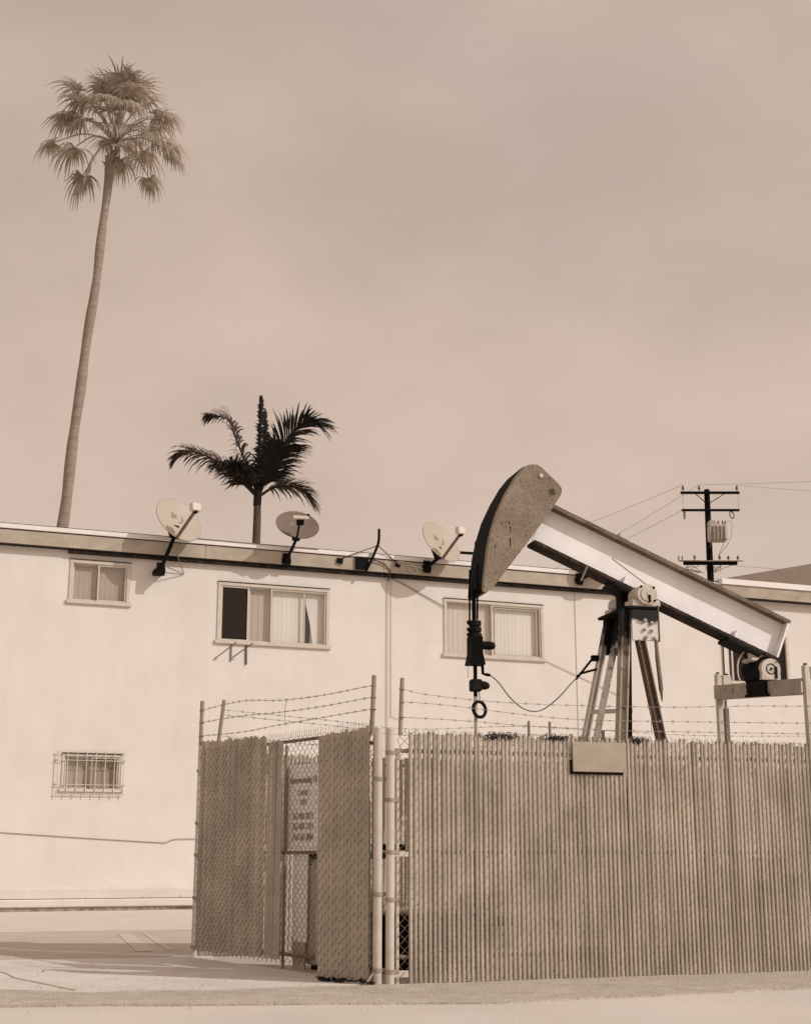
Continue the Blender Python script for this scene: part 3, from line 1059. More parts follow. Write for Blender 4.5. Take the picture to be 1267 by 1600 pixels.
# ---- side fence
SA = -54.98
B0 = Vector((-2.029, 14.010))
SF = empty('chain_link_fence', (B0.x, B0.y, 0), SA)
tag(SF, 'tan slatted chain-link side fence with a gap of missing slats at its middle', 'fence', 'fences round the well compound')
stp = lambda u: 2.03 - 0.03 * u if u < 1.4 else 1.95
slats(SF, 0.075, 1.36, 0.07, stp, 'slat', w=0.0378, t=0.012, seed=12, ragged=0.012)
slats(SF, 1.40, 1.64, 0.07, 1.93, 'slat_leaf', w=0.033, seed=13, ragged=0.02, tilt=0.8)
slats(SF, 2.27, 3.0, 0.07, 1.93, 'slat_leaf', w=0.031, seed=14)
chain_mesh(0.045, 3.02, 0.06, 1.97, PITCH, r=0.0025, amp=0.0110, seed=4).build('chain_mesh', 'wire', SF)['kind'] = 'stuff'
post(SF, 0.0, 0.02, -0.05, 2.03, 0.030, 'galv', lean=(0.01, 0))
post(SF, 1.62, 0.05, -0.05, 1.90, 0.014, 'galv_dull', cap=False)
post(SF, 3.02, 0.0, -0.05, 1.95, 0.020, 'galv')
for zz in (1.93, 0.97, 0.12):
    MB().tube([(0.03, 0.035, zz), (3.0, 0.035, zz)], 0.015, 8).build('rail', 'rail', SF)
for zz in (0.10, 0.55, 0.95, 1.25, 1.75):
    clamp(SF, 0.0, 0.02, zz, 0.030)
m = MB(); m.tube([(0.03, 0.0, 2.00), (0.035, 0.0, 2.43)], 0.020, 10); m.build('wire_arm', 'galv_dull', SF)
m = MB(); m.tube([(3.06, 0.0, 1.90), (3.09, 0.0, 2.37)], 0.019, 10); m.sphere((3.09, 0, 2.37), 0.02, 10, 5, (1, 1, 0.4)); m.build('wire_arm', 'galv_dull', SF)
for k, (za, zb) in enumerate(((2.335, 2.29), (2.215, 2.195), (2.085, 2.10))):
    barbed('barbed_wire', SF, [(0.035, -0.022, za), (0.9, -0.022, za + 0.02 - 0.02 * k), (1.6, -0.022, (za + zb) / 2 - 0.012), (2.3, -0.022, zb - 0.01), (3.08, -0.022, zb)], r=0.0026, seed=30 + k)
    for uu, zz in ((0.033, za), (3.08, zb)):
        MB().torus((uu, 0.0, zz), 0.022, 0.005, (0, 0, 1), 12, 6).build('wire_tie', 'barb', SF)
MB().tube([(1.72, -0.022, 2.30), (1.69, -0.022, 2.2), (1.71, -0.022, 2.06)], 0.003, 5).build('wire_tie', 'barb', SF)
m = MB()
rnd = random.Random(23)
for i in range(int(1.7 / PITCH)):
    u = 1.4 + PITCH * i
    m.tube([(u, -0.012, 1.95), (u + rnd.uniform(-0.012, 0.012), -0.012, 2.0 + rnd.uniform(0, 0.02))], 0.0022, 4, smooth=False)
o = m.build('wire_ends', 'wire', SF)
o['kind'] = 'stuff'

# ---- swung gate leaf in front of the side fence
LA = math.degrees(math.atan2(11.0485 - 11.4315, -0.2556 + 0.6751))
GL = empty('gate_leaf', (-0.6751, 11.4315, 0), LA)
tag(GL, 'narrow leaning slatted chain-link gate leaf next to the two corner posts', 'gate')
gtop = lambda u: 1.885 + 0.06 * u
slats(GL, 0.012, 0.555, 0.035, gtop, 'slat_leaf', w=0.0388, t=0.011, seed=15, ragged=0.012, tilt=0.2)
chain_mesh(0.0, 0.57, 0.04, 1.87, PITCH, r=0.0026, amp=0.0115, seed=5).build('chain_mesh', 'wire', GL)['kind'] = 'stuff'
for zz in (1.80, 0.14):
    MB().tube([(0.0, 0.03, zz), (0.57, 0.03, zz)], 0.014, 8).build('rail', 'rail', GL)
for uu in (0.012, 0.565):
    post(GL, uu, 0.03, 0.02, 1.86, 0.014, 'galv_dull', cap=False)
m = MB()
rnd = random.Random(8)
for i in range(60):
    x = rnd.uniform(0, 0.57)
    m.tube([(x, rnd.uniform(-0.03, 0.01), 0.012 + rnd.uniform(0, 0.02)), (x + rnd.uniform(-0.05, 0.05), rnd.uniform(-0.06, 0.02), 0.012 + rnd.uniform(0, 0.035))], 0.006, 4, smooth=False)
o = m.build('leaf_litter', 'leaf_litter')
o.parent = None
o.location = (-0.6751, 11.40, 0)
o.rotation_euler = (0, 0, R(LA))
o['kind'] = 'stuff'
o['label'] = 'dark dry litter along the foot of the narrow gate leaf'
o['category'] = 'litter'
MB().tube([(0.545, -0.05, 0.0), (0.60, 0.0, 0.10)], 0.008, 6).build('drop_rod', 'galv', GL)

# ---- back fence of the compound
BF = empty('chain_link_fence', (B0.x + 0.05, B0.y + 0.05, 0), FA)
tag(BF, 'far slatted chain-link fence behind the pump jack, glimpsed past the corner posts', 'fence', 'fences round the well compound')
slats(BF, 0.12, 7.4, 0.03, 1.92, 'slat_back', w=0.032, seed=16)
for uu in (0.02, 2.4, 4.9, 7.3):
    post(BF, uu, 0.05, -0.05, 1.93, 0.028, 'galv_dull')
for zz in (1.85, 0.15):
    MB().tube([(0.03, 0.05, zz), (7.4, 0.05, zz)], 0.015, 8).build('rail', 'rail', BF)
m = MB(); m.tube([(0.13, 0.05, 1.9), (0.19, 0.05, 2.46)], 0.019, 10); m.build('wire_arm', 'galv_dull', BF)
for uu in (3.55, 3.80, 7.2):
    m = MB(); m.tube([(uu, 0.05, 1.9), (uu, 0.05, 2.36)], 0.016, 8); m.build('wire_arm', 'galv_dull', BF)
for k, (za, zb) in enumerate(((2.36, 2.30), (2.31, 2.21), (2.10, 2.10))):
    barbed('barbed_wire', BF, [(0.18, 0.03, za), (1.3, 0.03, za - 0.07), (2.2, 0.03, (za + zb) / 2 - 0.10), (3.6, 0.03, zb), (5.5, 0.03, zb - 0.04), (7.3, 0.03, zb)], r=0.0019, seed=40 + k)

# ---- notice board behind the gap in the side fence
NS = empty('notice_sign', (B0.x + 1.87 * math.cos(R(SA)) + 0.07 * -math.sin(R(SA)), B0.y + 1.87 * math.sin(R(SA)) + 0.07 * math.cos(R(SA)), 1.0), SA)
tag(NS, 'pale notice with faded lettering behind the mesh of the side fence', 'sign')
MB().cbox(-0.27, 0.36, 0.0, 0.008, 0.0, 0.72, 0.002).build('panel', 'sign_white', NS)
for body, size, z in (('Bonterwounding Oil', 0.085, 0.585), ('LAND', 0.065, 0.475), ('OFF', 0.065, 0.395), ('562-901-0531', 0.085, 0.275), ('562-407-1291', 0.085, 0.185), ('FAX-567-0894', 0.085, 0.095)):
    me = text_mesh(body, size, 'sign_ink')
    o = obj('lettering', me, NS, (0.02, -0.003, z), (R(90), 0, 0))
    w = max(v.co.x for v in me.vertices) - min(v.co.x for v in me.vertices)
    o.scale = (min(1.0, (0.44 if 'Oil' in body else 0.34) / w), 1.0, 1)
# dark utility cabinet standing inside the gap
CB = empty('utility_cabinet', (B0.x + 2.10 * math.cos(R(SA)) + 0.34 * -math.sin(R(SA)), B0.y + 2.10 * math.sin(R(SA)) + 0.34 * math.cos(R(SA)), 0), SA)
tag(CB, 'brown cabinet with dark lid standing behind the notice and side fence mesh', 'cabinet')
MB().cbox(-0.28, 0.32, -0.18, 0.22, 0.04, 0.92, 0.01).build('body', 'slat_back', CB)
MB().cbox(-0.30, 0.34, -0.21, 0.24, 0.921, 0.97, 0.01).build('lid', 'bin_dark', CB)
MB().cbox(-0.25, 0.29, -0.20, -0.182, 0.10, 0.86, 0.005).build('door', 'slat_back', CB)
MB().box(-0.24, 0.28, -0.15, 0.18, 0.0, 0.038).build('base', 'bin_dark', CB)
PB = empty('upright_board', (B0.x + 1.80 * math.cos(R(SA)) + 0.12 * -math.sin(R(SA)), B0.y + 1.80 * math.sin(R(SA)) + 0.12 * math.cos(R(SA)), 0), SA)
tag(PB, 'pale upright board inside the side fence gap, below the notice', 'board')
MB().cbox(-0.14, 0.10, -0.01, 0.01, 0.22, 0.96, 0.004).build('panel', 'sign_white', PB)
MB().box(-0.12, 0.08, -0.008, 0.008, 0.0, 0.219).build('leg', 'slat_back', PB)

TK = empty('drip_tank', (*fpt(0.78, 1.35), 0), FA)
tag(TK, 'low black oil-stained tank inside the fence behind the corner posts', 'tank')
MB().cbox(-0.5, 0.5, -0.3, 0.3, 0.02, 0.46, 0.03).build('body', 'bin_dark', TK)
MB().cbox(-0.53, 0.53, -0.33, 0.33, 0.461, 0.49, 0.01).build('rim', 'galv_dull', TK)
MB().cyl((0.4, 0, 0.49), (0.4, 0, 0.62), 0.05, 12).build('filler_neck', 'galv_dull', TK)
MB().box(-0.45, 0.45, -0.25, 0.25, 0.0, 0.019).build('base', 'bin_dark', TK)

# dry vine caught on top of the front fence
for k, (uu, w, lab) in enumerate(((0.93, 0.20, 'dark dry vine clump on the fence top below the hanging rod'), (1.42, 0.13, 'dark dry vine clump on the fence top just left of the blank plate'), (2.17, 0.07, 'small dry vine tuft on the fence top just right of the blank plate'))):
    m = MB()
    rnd = random.Random(60 + k)
    for i in range(int(500 * w) + 20):
        c = Vector((rnd.gauss(0, w * 0.45), rnd.uniform(-0.025, 0.02), rnd.gauss(0.0, 0.013)))
        d = Vector((rnd.uniform(-1, 1), rnd.uniform(-1, 1), rnd.uniform(-0.6, 1))).normalized()
        e = d.orthogonal().normalized()
        l, ww = rnd.uniform(0.012, 0.032), rnd.uniform(0.004, 0.011)
        m.add([c - d * l, c + e * ww, c + d * l, c - e * ww], [(0, 1, 2, 3)])
    for i in range(6):
        x = rnd.gauss(0, w * 0.4)
        m.tube(smooth_path([(x, -0.02, -0.02), (x + 0.02, -0.02, 0.03), (x + rnd.uniform(-0.04, 0.05), -0.015, 0.035), (x + rnd.uniform(-0.05, 0.05), -0.02, 0.0)], 4), 0.002, 4)
    o = m.build('dry_vine', 'leaf_litter')
    o.location = (*fpt(uu, 0), 1.868)
    o.rotation_euler = (0, 0, R(FA))
    tag(o, lab, 'dry vine', 'vines on the fence top')

# ------------------------------------------------------------------ pump jack
S = 0.9
PJ = empty('pump_jack', (2.205, 13.68, 0.0), 14.0)
tag(PJ, 'oil pump jack with brown horsehead and white walking beam behind the slatted fence', 'pump jack')
KW = dict(scale=S, off=(0, 0, 0.095))


def pj(mbd, name, material, parent=None):
    return mbd.build(name, material, parent or PJ, **KW)


# horsehead
prof = [(-1.10, 5.075), (-1.18, 5.07), (-1.27, 5.03), (-1.37, 4.905), (-1.485, 4.71), (-1.585, 4.50), (-1.65, 4.30), (-1.695, 4.10), (-1.72, 3.91), (-1.74, 3.75), (-1.745, 3.665),
        (-1.725, 3.638), (-1.685, 3.64), (-1.60, 3.72), (-1.44, 3.93), (-1.20, 4.24), (-0.99, 4.52), (-0.855, 4.72), (-0.825, 4.775), (-0.828, 4.83), (-0.855, 4.87), (-1.055, 5.05)]
HH = pj(MB().prism(prof, -0.20, -0.182), 'horsehead', 'head_paint')
pj(MB().prism(prof, 0.312, 0.33), 'side_plate', 'head_paint', HH)
cx = sum(p[0] for p in prof) / len(prof)
cz = sum(p[1] for p in prof) / len(prof)
rim = MB()
front = prof[:12]
for i in range(len(front) - 1):
    (xa, za), (xb, zb) = front[i], front[i + 1]
    t = Vector((xb - xa, zb - za)).normalized()
    nrm = Vector((t.y, -t.x))
    if nrm.dot(Vector((xa - cx, za - cz))) < 0:
        nrm = -nrm
    o1, o2 = nrm * 0.004, nrm * -0.02
    vs = []
    for y in (-0.1815, 0.3115):
        vs += [(xa + o1.x, y, za + o1.y), (xb + o1.x, y, zb + o1.y), (xb + o2.x, y, zb + o2.y), (xa + o2.x, y, za + o2.y)]
    rim.add(vs, [(0, 1, 5, 4), (2, 3, 7, 6), (0, 3, 2, 1), (4, 5, 6, 7), (0, 4, 7, 3), (1, 2, 6, 5)])
pj(rim, 'wireline_rim', 'oil_black', HH)
bk = MB()
rear = prof[11:]
for i in range(len(rear) - 1):
    (xa, za), (xb, zb) = rear[i], rear[i + 1]
    if 3.95 < za < 4.75 and i % 2:
        pass
    t = Vector((xb - xa, zb - za)).normalized()
    nrm = Vector((t.y, -t.x)) * 0.012
    if nrm.dot(Vector((xa - cx, za - cz))) > 0:
        nrm = -nrm
    bk.add([(xa, -0.1815, za), (xb, -0.1815, zb), (xb, 0.3115, zb), (xa, 0.3115, za)], [(0, 1, 2, 3)])
    bk.add([(xa + nrm.x, -0.1815, za + nrm.y), (xb + nrm.x, -0.1815, zb + nrm.y), (xb + nrm.x, 0.3115, zb + nrm.y), (xa + nrm.x, 0.3115, za + nrm.y)], [(3, 2, 1, 0)])
pj(bk, 'back_plate', 'post_brown', HH)
pj(MB().cyl((-1.06, -0.215, 4.95), (-1.06, -0.2005, 4.95), 0.022, 16), 'bolt', 'lnb_white', HH)
m = MB(); m.cyl((-0.91, -0.225, 4.80), (-0.91, -0.2005, 4.80), 0.040, 18); m.cyl((-0.91, -0.235, 4.80), (-0.91, -0.226, 4.80), 0.020, 14)
pj(m, 'hinge_pin', 'pitman_dark', HH)

for k, (dx, dz, l) in enumerate(((-1.44, 4.42, 0.03), (-1.425, 4.36, 0.06), (-1.43, 4.24, 0.09), (-1.52, 4.40, 0.025), (-1.33, 4.10, 0.02), (-1.60, 4.15, 0.03))):
    pj(MB().prism([(dx, dz), (dx + 0.012, dz + 0.006), (dx + 0.010, dz - l), (dx + 0.003, dz - l * 1.2)], -0.2018, -0.2003), 'oil_drip', 'oil_black', HH)
# weld bead where the side plate meets the rim
for y in (-0.2,):
    pj(MB().tube([(x + 0.012, y - 0.001, z - 0.004) for x, z in prof[2:11]], 0.005, 5), 'weld_bead', 'post_brown', HH)

# walking beam
bt = Vector((0.921, 0, -0.3896))
bu = Vector((0.3896, 0, 0.921))
BO = Vector((0.0, 0, 4.015))
BM = Matrix(((bt.x, 0, bu.x, BO.x), (0, 1, 0, BO.y), (bt.z, 0, bu.z, BO.z), (0, 0, 0, 1)))
HB = 0.248
FW = 0.125
WB = pj(MB().box(-1.12, 1.90, -0.011, 0.011, -HB + 0.0335, HB - 0.0425, BM), 'walking_beam', 'beam_white')


def rough_flange(s0, s1, y0, y1, h0, h1, seed, amp):
    """flange plate with a corroded, uneven edge"""
    rnd = random.Random(seed)
    m = MB()
    n = 150
    vs, fs = [], []
    for i in range(n + 1):
        s = s0 + (s1 - s0) * i / n
        j = rnd.uniform(0, amp)
        k = rnd.uniform(0, amp)
        for y, h in ((y0 + k * 0.6, h0), (y1 - k * 0.6, h0), (y1 - k * 0.6, h1 + j), (y0 + k * 0.6, h1 + j)):
            vs.append(BM @ Vector((s, y, h)))
    for i in range(n):
        for q in range(4):
            q2 = (q + 1) % 4
            fs.append([i * 4 + q, i * 4 + q2, i * 4 + 4 + q2, i * 4 + 4 + q])
    fs += [[3, 2, 1, 0], [n * 4, n * 4 + 1, n * 4 + 2, n * 4 + 3]]
    m.add(vs, fs)
    return m


pj(rough_flange(-1.12, 1.93, -FW, FW, HB - 0.042, HB - 0.002, 1, 0.0022), 'top_flange', 'beam_edge', WB)
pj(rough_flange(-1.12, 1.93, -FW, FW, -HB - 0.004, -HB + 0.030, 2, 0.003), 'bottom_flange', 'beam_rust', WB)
pj(MB().box(1.901, 1.925, -FW + 0.002, FW - 0.002, -HB + 0.0335, HB - 0.0425, BM), 'end_plate', 'beam_white', WB)
for s_ in (-0.02, 1.38):
    pj(MB().box(s_ - 0.008, s_ + 0.008, -FW + 0.02, -0.0115, -HB + 0.0335, -HB + 0.12, BM), 'stiffener', 'beam_white', WB)
pj(MB().tube([BM @ Vector((-0.22, -0.0125, 0.02)), BM @ Vector((0.35, -0.0125, -0.10))], 0.004, 5), 'scribe_seam', 'cable_mid', WB)
pj(MB().tube([(-0.545, -0.165, 3.98), (-0.57, -0.17, 3.93), (-0.60, -0.16, 3.86), (-0.62, -0.16, 3.82)], 0.012, 6), 'hook', 'pitman_dark', WB)
pj(MB().box(-0.05, 0.05, -0.10, 0.0, HB + 0.012, HB + 0.06, BM @ Matrix.Translation((-0.2, 0, 0))), 'lifting_lug', 'pitman', WB)
# saddle and centre bearing
pj(MB().cbox(-0.15, 0.17, -0.17, 0.17, -HB - 0.06, -HB - 0.006, 0.01, BM), 'saddle_plate', 'iron_dark')
m = MB()
m.cbox(-0.13, 0.10, -0.09, 0.09, 3.53, 3.79, 0.02)
m.cyl((0.02, -0.16, 3.68), (0.02, 0.16, 3.68), 0.085, 18)
SB = pj(m, 'saddle_bearing', 'oil_black')
for y0, y1 in ((-0.42, -0.155), (0.155, 0.42)):
    m = MB()
    m.cyl((0.03, y0, 3.655), (0.03, y1, 3.655), 0.112, 24)
    m.cbox(-0.14, 0.19, y0 + 0.03, y1 - 0.03, 3.525, 3.60, 0.012)
    pj(m, 'bearing_housing', 'bearing_white', SB)
m = MB(); m.cyl((0.03, -0.432, 3.655), (0.03, -0.4205, 3.655), 0.075, 20)
m.cyl((0.04, -0.438, 3.66), (0.04, -0.4325, 3.66), 0.022, 12)
pj(m, 'bearing_cap', 'bearing_white', SB)
for (dx, dz) in ((0.075, 0.075), (-0.07, 0.08), (0.08, -0.07)):
    pj(MB().sphere((0.03 + dx, -0.424, 3.655 + dz), 0.014, 8, 5), 'bolt', 'oil_black', SB)
m = MB(); m.cyl((0.045, -0.44, 3.645), (0.05, -0.425, 3.57), 0.014, 8)
pj(m, 'oil_run', 'oil_black', SB)

# samson post: top plates, four legs, ladder
pj(MB().cbox(-0.22, 0.20, -0.40, 0.40, 3.49, 3.524, 0.008), 'top_plate', 'oil_black')
NP = pj(MB().cbox(-0.155, 0.145, -0.405, -0.385, 3.155, 3.488, 0.005), 'gusset_plate', 'plate_oily')
pj(MB().box(0.1455, 0.160, -0.409, -0.30, 3.15, 3.54), 'gusset_edge', 'post_brown', NP)
for bx, bz in ((-0.01, 3.37), (-0.015, 3.275), (0.0, 3.195), (0.065, 3.345), (0.065, 3.265), (0.095, 3.185)):
    m = MB(); m.cyl((bx, -0.43, bz), (bx, -0.4055, bz), 0.020, 6); m.sphere((bx, -0.43, bz), 0.013, 8, 5)
    pj(m, 'bolt', 'galv', NP)
pj(MB().cbox(-0.155, -0.07, 0.385, 0.405, 3.28, 3.488, 0.005), 'gusset_plate', 'post_paint')
pj(MB().box(-0.15, 0.10, 0.30, 0.384, 3.10, 3.488), 'gusset_block', 'oil_black')
GZ = -0.10


def leg(p, q, w, d, material, name='leg', flange=True):
    m = MB()
    p, q = Vector(p), Vector(q)
    q = p + (q - p) * ((p.z - GZ) / (p.z - q.z))
    m.bar(p, q, w, d * 0.18, up=(0, 1, 0))
    if flange:
        t = (q - p).normalized()
        s = t.cross(Vector((0, 1, 0))).normalized()
        for k in (-1, 1):
            m.bar(p + s * (k * (w / 2 - d * 0.09)), q + s * (k * (w / 2 - d * 0.09)), d * 0.16, d, up=(0, 1, 0))
    return pj(m, name, material)


leg((-0.105, 0.38, 3.48), (-0.41, 0.44, 2.11), 0.065, 0.09, 'post_paint')
leg((-0.075, 0.10, 3.48), (-0.40, 0.14, 2.09), 0.075, 0.06, 'post_oily', flange=False)
leg((-0.20, -0.34, 3.485), (-0.325, -0.40, 2.05), 0.10, 0.11, 'post_oily')
pj(MB().bar((-0.150, -0.30, 3.46), (-0.275, -0.34, GZ), 0.05, 0.05, up=(0, 1, 0)), 'leg', 'oil_black')
leg((-0.05, -0.36, 3.17), (0.135, -0.40, 2.06), 0.085, 0.10, 'post_brown')
leg((0.09, 0.36, 3.48), (0.07, 0.42, 2.06), 0.07, 0.08, 'post_brown')
pj(MB().tube(smooth_path([(0.115, -0.40, 3.17), (0.125, -0.40, 2.95), (0.145, -0.40, 2.70), (0.155, -0.40, 2.52)], 4), [0.020] * 3 + [0.024] * 7 + [0.016, 0.012, 0.006], 6), 'hanging_strap', 'pitman_dark')
for zz in (2.46, 2.0, 1.5, 1.0, 0.5):
    xo = -0.105 - 0.222 * (3.48 - zz)
    pj(MB().bar((xo - 0.05, 0.28, zz), (xo + 0.33, 0.02, zz), 0.03, 0.045), 'ladder_rung', 'pitman')
pj(MB().tube([(-0.07, 0.05, 3.2), (-0.085, 0.05, 2.45)], 0.012, 6), 'conduit', 'oil_black')
pj(MB().bar((-0.30, 0.15, 2.25), (-0.30, 0.15, GZ), 0.03, 0.03), 'conduit', 'post_brown')

# carrier bar, clamps and polished rod hanging from the head
m = MB()
for y in (-0.10, 0.19):
    m.tube([(-1.74 - 0.02, y, 3.95), (-1.765, y, 3.68), (-1.77, y, 3.36)], 0.011, 8)
pj(m, 'wireline_pair', 'oil_black')
CBR = pj(MB().add([(-1.86, -0.09, 2.89), (-1.68, -0.09, 2.89), (-1.68, 0.09, 2.89), (-1.86, 0.09, 2.89), (-1.835, -0.08, 3.01), (-1.705, -0.08, 3.01), (-1.705, 0.08, 3.01), (-1.835, 0.08, 3.01),
                   (-1.835, -0.08, 3.19), (-1.705, -0.08, 3.19), (-1.705, 0.08, 3.19), (-1.835, 0.08, 3.19)],
                  [(3, 2, 1, 0), (0, 1, 5, 4), (1, 2, 6, 5), (2, 3, 7, 6), (3, 0, 4, 7), (4, 5, 9, 8), (5, 6, 10, 9), (6, 7, 11, 10), (7, 4, 8, 11), (8, 9, 10, 11)]), 'carrier_bar', 'oil_black')
m = MB()
for z0_, z1_, r_ in ((3.191, 3.225, 0.075), (3.225, 3.245, 0.058), (3.245, 3.29, 0.072), (3.29, 3.31, 0.055), (3.31, 3.36, 0.07)):
    m.cyl((-1.77, 0, z0_), (-1.77, 0, z1_), r_, 14)
for zz in (3.34, 3.265, 3.21):
    m.sphere((-1.845, -0.02, zz), 0.022, 8, 5)
pj(m, 'rod_clamp', 'iron_dark', CBR)
m = MB(); m.cyl((-1.70, -0.03, 3.10), (-1.61, -0.05, 3.095), 0.045, 12); m.sphere((-1.60, -0.05, 3.095), 0.042, 10, 6)
pj(m, 'load_cell', 'iron_dark', CBR)
pj(MB().tube([(-1.77, 0.02, 3.36), (-1.77, 0.02, 3.66), (-1.765, 0.02, 3.70)], [0.022, 0.022, 0.030], 10), 'upper_rod', 'oil_black')
RD = pj(MB().cyl((-1.77, 0, 2.889), (-1.77, 0, 2.56), 0.021, 12), 'polished_rod', 'oil_black')
pj(MB().cyl((-1.77, 0, 2.559), (-1.77, 0, 0.30), 0.019, 12), 'bare_rod', 'rod_steel', RD)
m = MB(); m.cbox(-1.825, -1.71, -0.06, 0.06, 2.615, 2.74, 0.012); m.cyl((-1.71, -0.02, 2.68), (-1.66, -0.02, 2.675), 0.045, 10); m.sphere((-1.655, -0.02, 2.675), 0.038, 8, 5)
pj(m, 'lower_clamp', 'iron_dark', RD)
pj(MB().tube([(-1.70, -0.03, 2.89), (-1.695, -0.03, 2.80), (-1.66, -0.035, 2.79), (-1.62, -0.04, 2.785)], 0.017, 8), 'cable_elbow', 'oil_black', CBR)
m = MB(); m.torus((-1.74, -0.035, 2.425), 0.082, 0.018, (0.36, -0.92, 0.1), 26, 8); m.tube([(-1.74, -0.03, 2.62), (-1.735, -0.035, 2.51)], 0.005, 5)
WC = pj(m, 'wire_coil', 'black_rubber')
pj(MB().tube([(-1.85, 0.0, 2.89), (-1.852, 0.0, 2.75)], 0.003, 5), 'loose_wire', 'cable_mid', CBR)
pj(MB().tube(smooth_path([(-1.62, -0.04, 2.785), (-1.52, 0.0, 2.72), (-1.36, 0.05, 2.55), (-1.18, 0.12, 2.45), (-0.98, 0.2, 2.455), (-0.75, 0.3, 2.60), (-0.58, 0.36, 2.76), (-0.475, 0.38, 2.86)], 6), 0.006, 6), 'signal_cable', 'cable_dark')
BRK = pj(MB().bar((-0.47, 0.38, 2.86), (-0.30, 0.38, 3.06), 0.022, 0.022, up=(0, 1, 0)), 'cable_bracket', 'black_rubber')
pj(MB().bar((-0.46, 0.38, 2.885), (-0.25, 0.38, 2.945), 0.026, 0.02, up=(0, 1, 0)), 'bracket_arm', 'black_rubber', BRK)
pj(MB().cbox(-0.315, -0.235, 0.35, 0.41, 3.03, 3.095, 0.006), 'junction_box', 'black_rubber', BRK)
pj(MB().tube([(-0.47, 0.38, 2.87), (-0.50, 0.38, 2.82)], [0.02, 0.008], 6), 'cable_gland', 'black_rubber', BRK)

# wellhead under the rod (behind the fence)
m = MB(); m.cyl((-1.77, 0, -0.1), (-1.77, 0, 0.5), 0.11, 16); m.cyl((-1.77, 0, 0.5), (-1.77, 0, 0.56), 0.16, 16); m.cyl((-1.77, 0, 0.56), (-1.77, 0, 0.95), 0.06, 14); m.cyl((-2.1, 0, 0.3), (-1.4, 0, 0.3), 0.05, 12)
pj(m, 'wellhead', 'iron_dark')

# equalizer and its bearing at the tail: the cross beam hangs a little lower on the near side
def tilt(mbd):
    mbd.v = [(x, y, z + 0.075 * y) for x, y, z in mbd.v]
    return mbd



EQ = pj(tilt(MB().box(1.44, 1.455, -0.985, 0.985, 2.645, 2.805)), 'equalizer_beam', 'equalizer')
m = MB(); m.box(1.4555, 1.60, -0.985, 0.985, 2.79, 2.806); m.box(1.4555, 1.60, -0.985, 0.985, 2.644, 2.66)
pj(tilt(m), 'equalizer_flange', 'equalizer', EQ)
m = MB(); m.box(1.405, 1.4385, -0.30, 0.12, 2.66, 2.81); m.box(1.40, 1.4385, -0.34, 0.16, 2.640, 2.668)
pj(tilt(m), 'oil_stain_pad', 'oil_black', EQ)
m = MB()
m.cbox(1.41, 1.62, -0.20, 0.20, 2.808, 2.95, 0.03)
m.cyl((1.52, -0.16, 2.96), (1.52, 0.22, 2.96), 0.115, 18)
m.cyl((1.45, 0.0, 2.9), (1.45, 0.0, 3.06), 0.05, 12)
TB = pj(m, 'tail_bearing', 'oil_black')
m = MB(); m.cyl((1.53, -0.235, 2.925), (1.53, -0.165, 2.925), 0.115, 22); m.box(1.42, 1.64, -0.232, -0.168, 2.808, 2.92)
pj(m, 'bearing_housing', 'bearing_white', TB)
pj(MB().torus((1.53, -0.237, 2.925), 0.055, 0.006, (0, 1, 0), 18, 6), 'bearing_ring', 'iron_dark', TB)
m = MB(); m.cyl((1.53, -0.245, 2.925), (1.53, -0.236, 2.925), 0.014, 10); m.box(1.57, 1.60, -0.245, -0.236, 2.82, 2.95)
pj(m, 'bearing_stud', 'iron_dark', TB)
m = MB()
m.bar((1.40, -0.06, 3.19), (1.42, -0.06, 3.03), 0.05, 0.10)
m.bar((1.50, -0.06, 3.15), (1.49, -0.06, 3.03), 0.05, 0.10)
m.cbox(1.36, 1.56, -0.12, 0.10, 3.02, 3.06, 0.01)
pj(m, 'tail_bracket', 'bearing_white', TB)
pj(MB().tube(smooth_path([(1.36, -0.02, 3.17), (1.24, -0.05, 3.03), (1.21, -0.08, 2.88), (1.22, -0.1, 2.80)], 5), 0.009, 6), 'grease_line', 'pitman', TB)
pj(MB().cbox(1.30, 1.72, -0.13, 0.13, -HB - 0.05, -HB - 0.006, 0.01, BM), 'tail_saddle', 'iron_dark')
# pitman arms down to the cranks
for sy, mt in ((1, 'pitman'), (-1, 'pitman')):
    y = sy * 1.0
    hd = 0.14 + 0.075 * sy
    PM = pj(MB().cbox(1.475, 1.535, y - 0.035, y + 0.035, 0.62, 2.80 + hd, 0.006), 'pitman_arm', mt)
    pj(MB().cbox(1.535, 1.555, y - 0.012, y + 0.012, 0.64, 2.80, 0.003), 'pitman_web', 'bearing_white', PM)
    pj(MB().cbox(1.5552, 1.612, y - 0.035, y + 0.035, 0.62, 2.62, 0.006), 'pitman_flange', 'pitman_dark' if sy > 0 else 'pitman', PM)
    pj(MB().cbox(1.555, 1.665, y - 0.03, y + 0.03, 2.808 + 0.075 * sy, 2.93 + 0.075 * sy, 0.01), 'pitman_head', 'bearing_white', PM)
    m = MB(); e = 0.075 * sy; m.cyl((1.505, y, 2.94 + e), (1.505, y, 2.962 + e), 0.02, 8); m.cyl((1.62, y, 2.93 + e), (1.62, y, 2.95 + e), 0.02, 8)
    pj(m, 'bolt', 'iron_dark', PM)
    CK = pj(MB().cbox(0.85, 1.62, y - 0.06 - 0.10 * sy, y + 0.06 - 0.10 * sy, 0.50, 0.78, 0.02), 'crank', 'equalizer')
    pj(MB().cbox(0.75, 1.15, y - 0.16 - 0.10 * sy, y - 0.061 - 0.10 * sy, 0.36, 0.92, 0.03), 'counterweight', 'iron_dark', CK)
m = MB(); m.cbox(0.70, 1.40, -0.70, 0.70, -0.02, 0.40, 0.03); m.cbox(0.80, 1.30, -0.55, 0.55, 0.40, 0.84, 0.05)
pj(m, 'gear_reducer', 'equalizer')
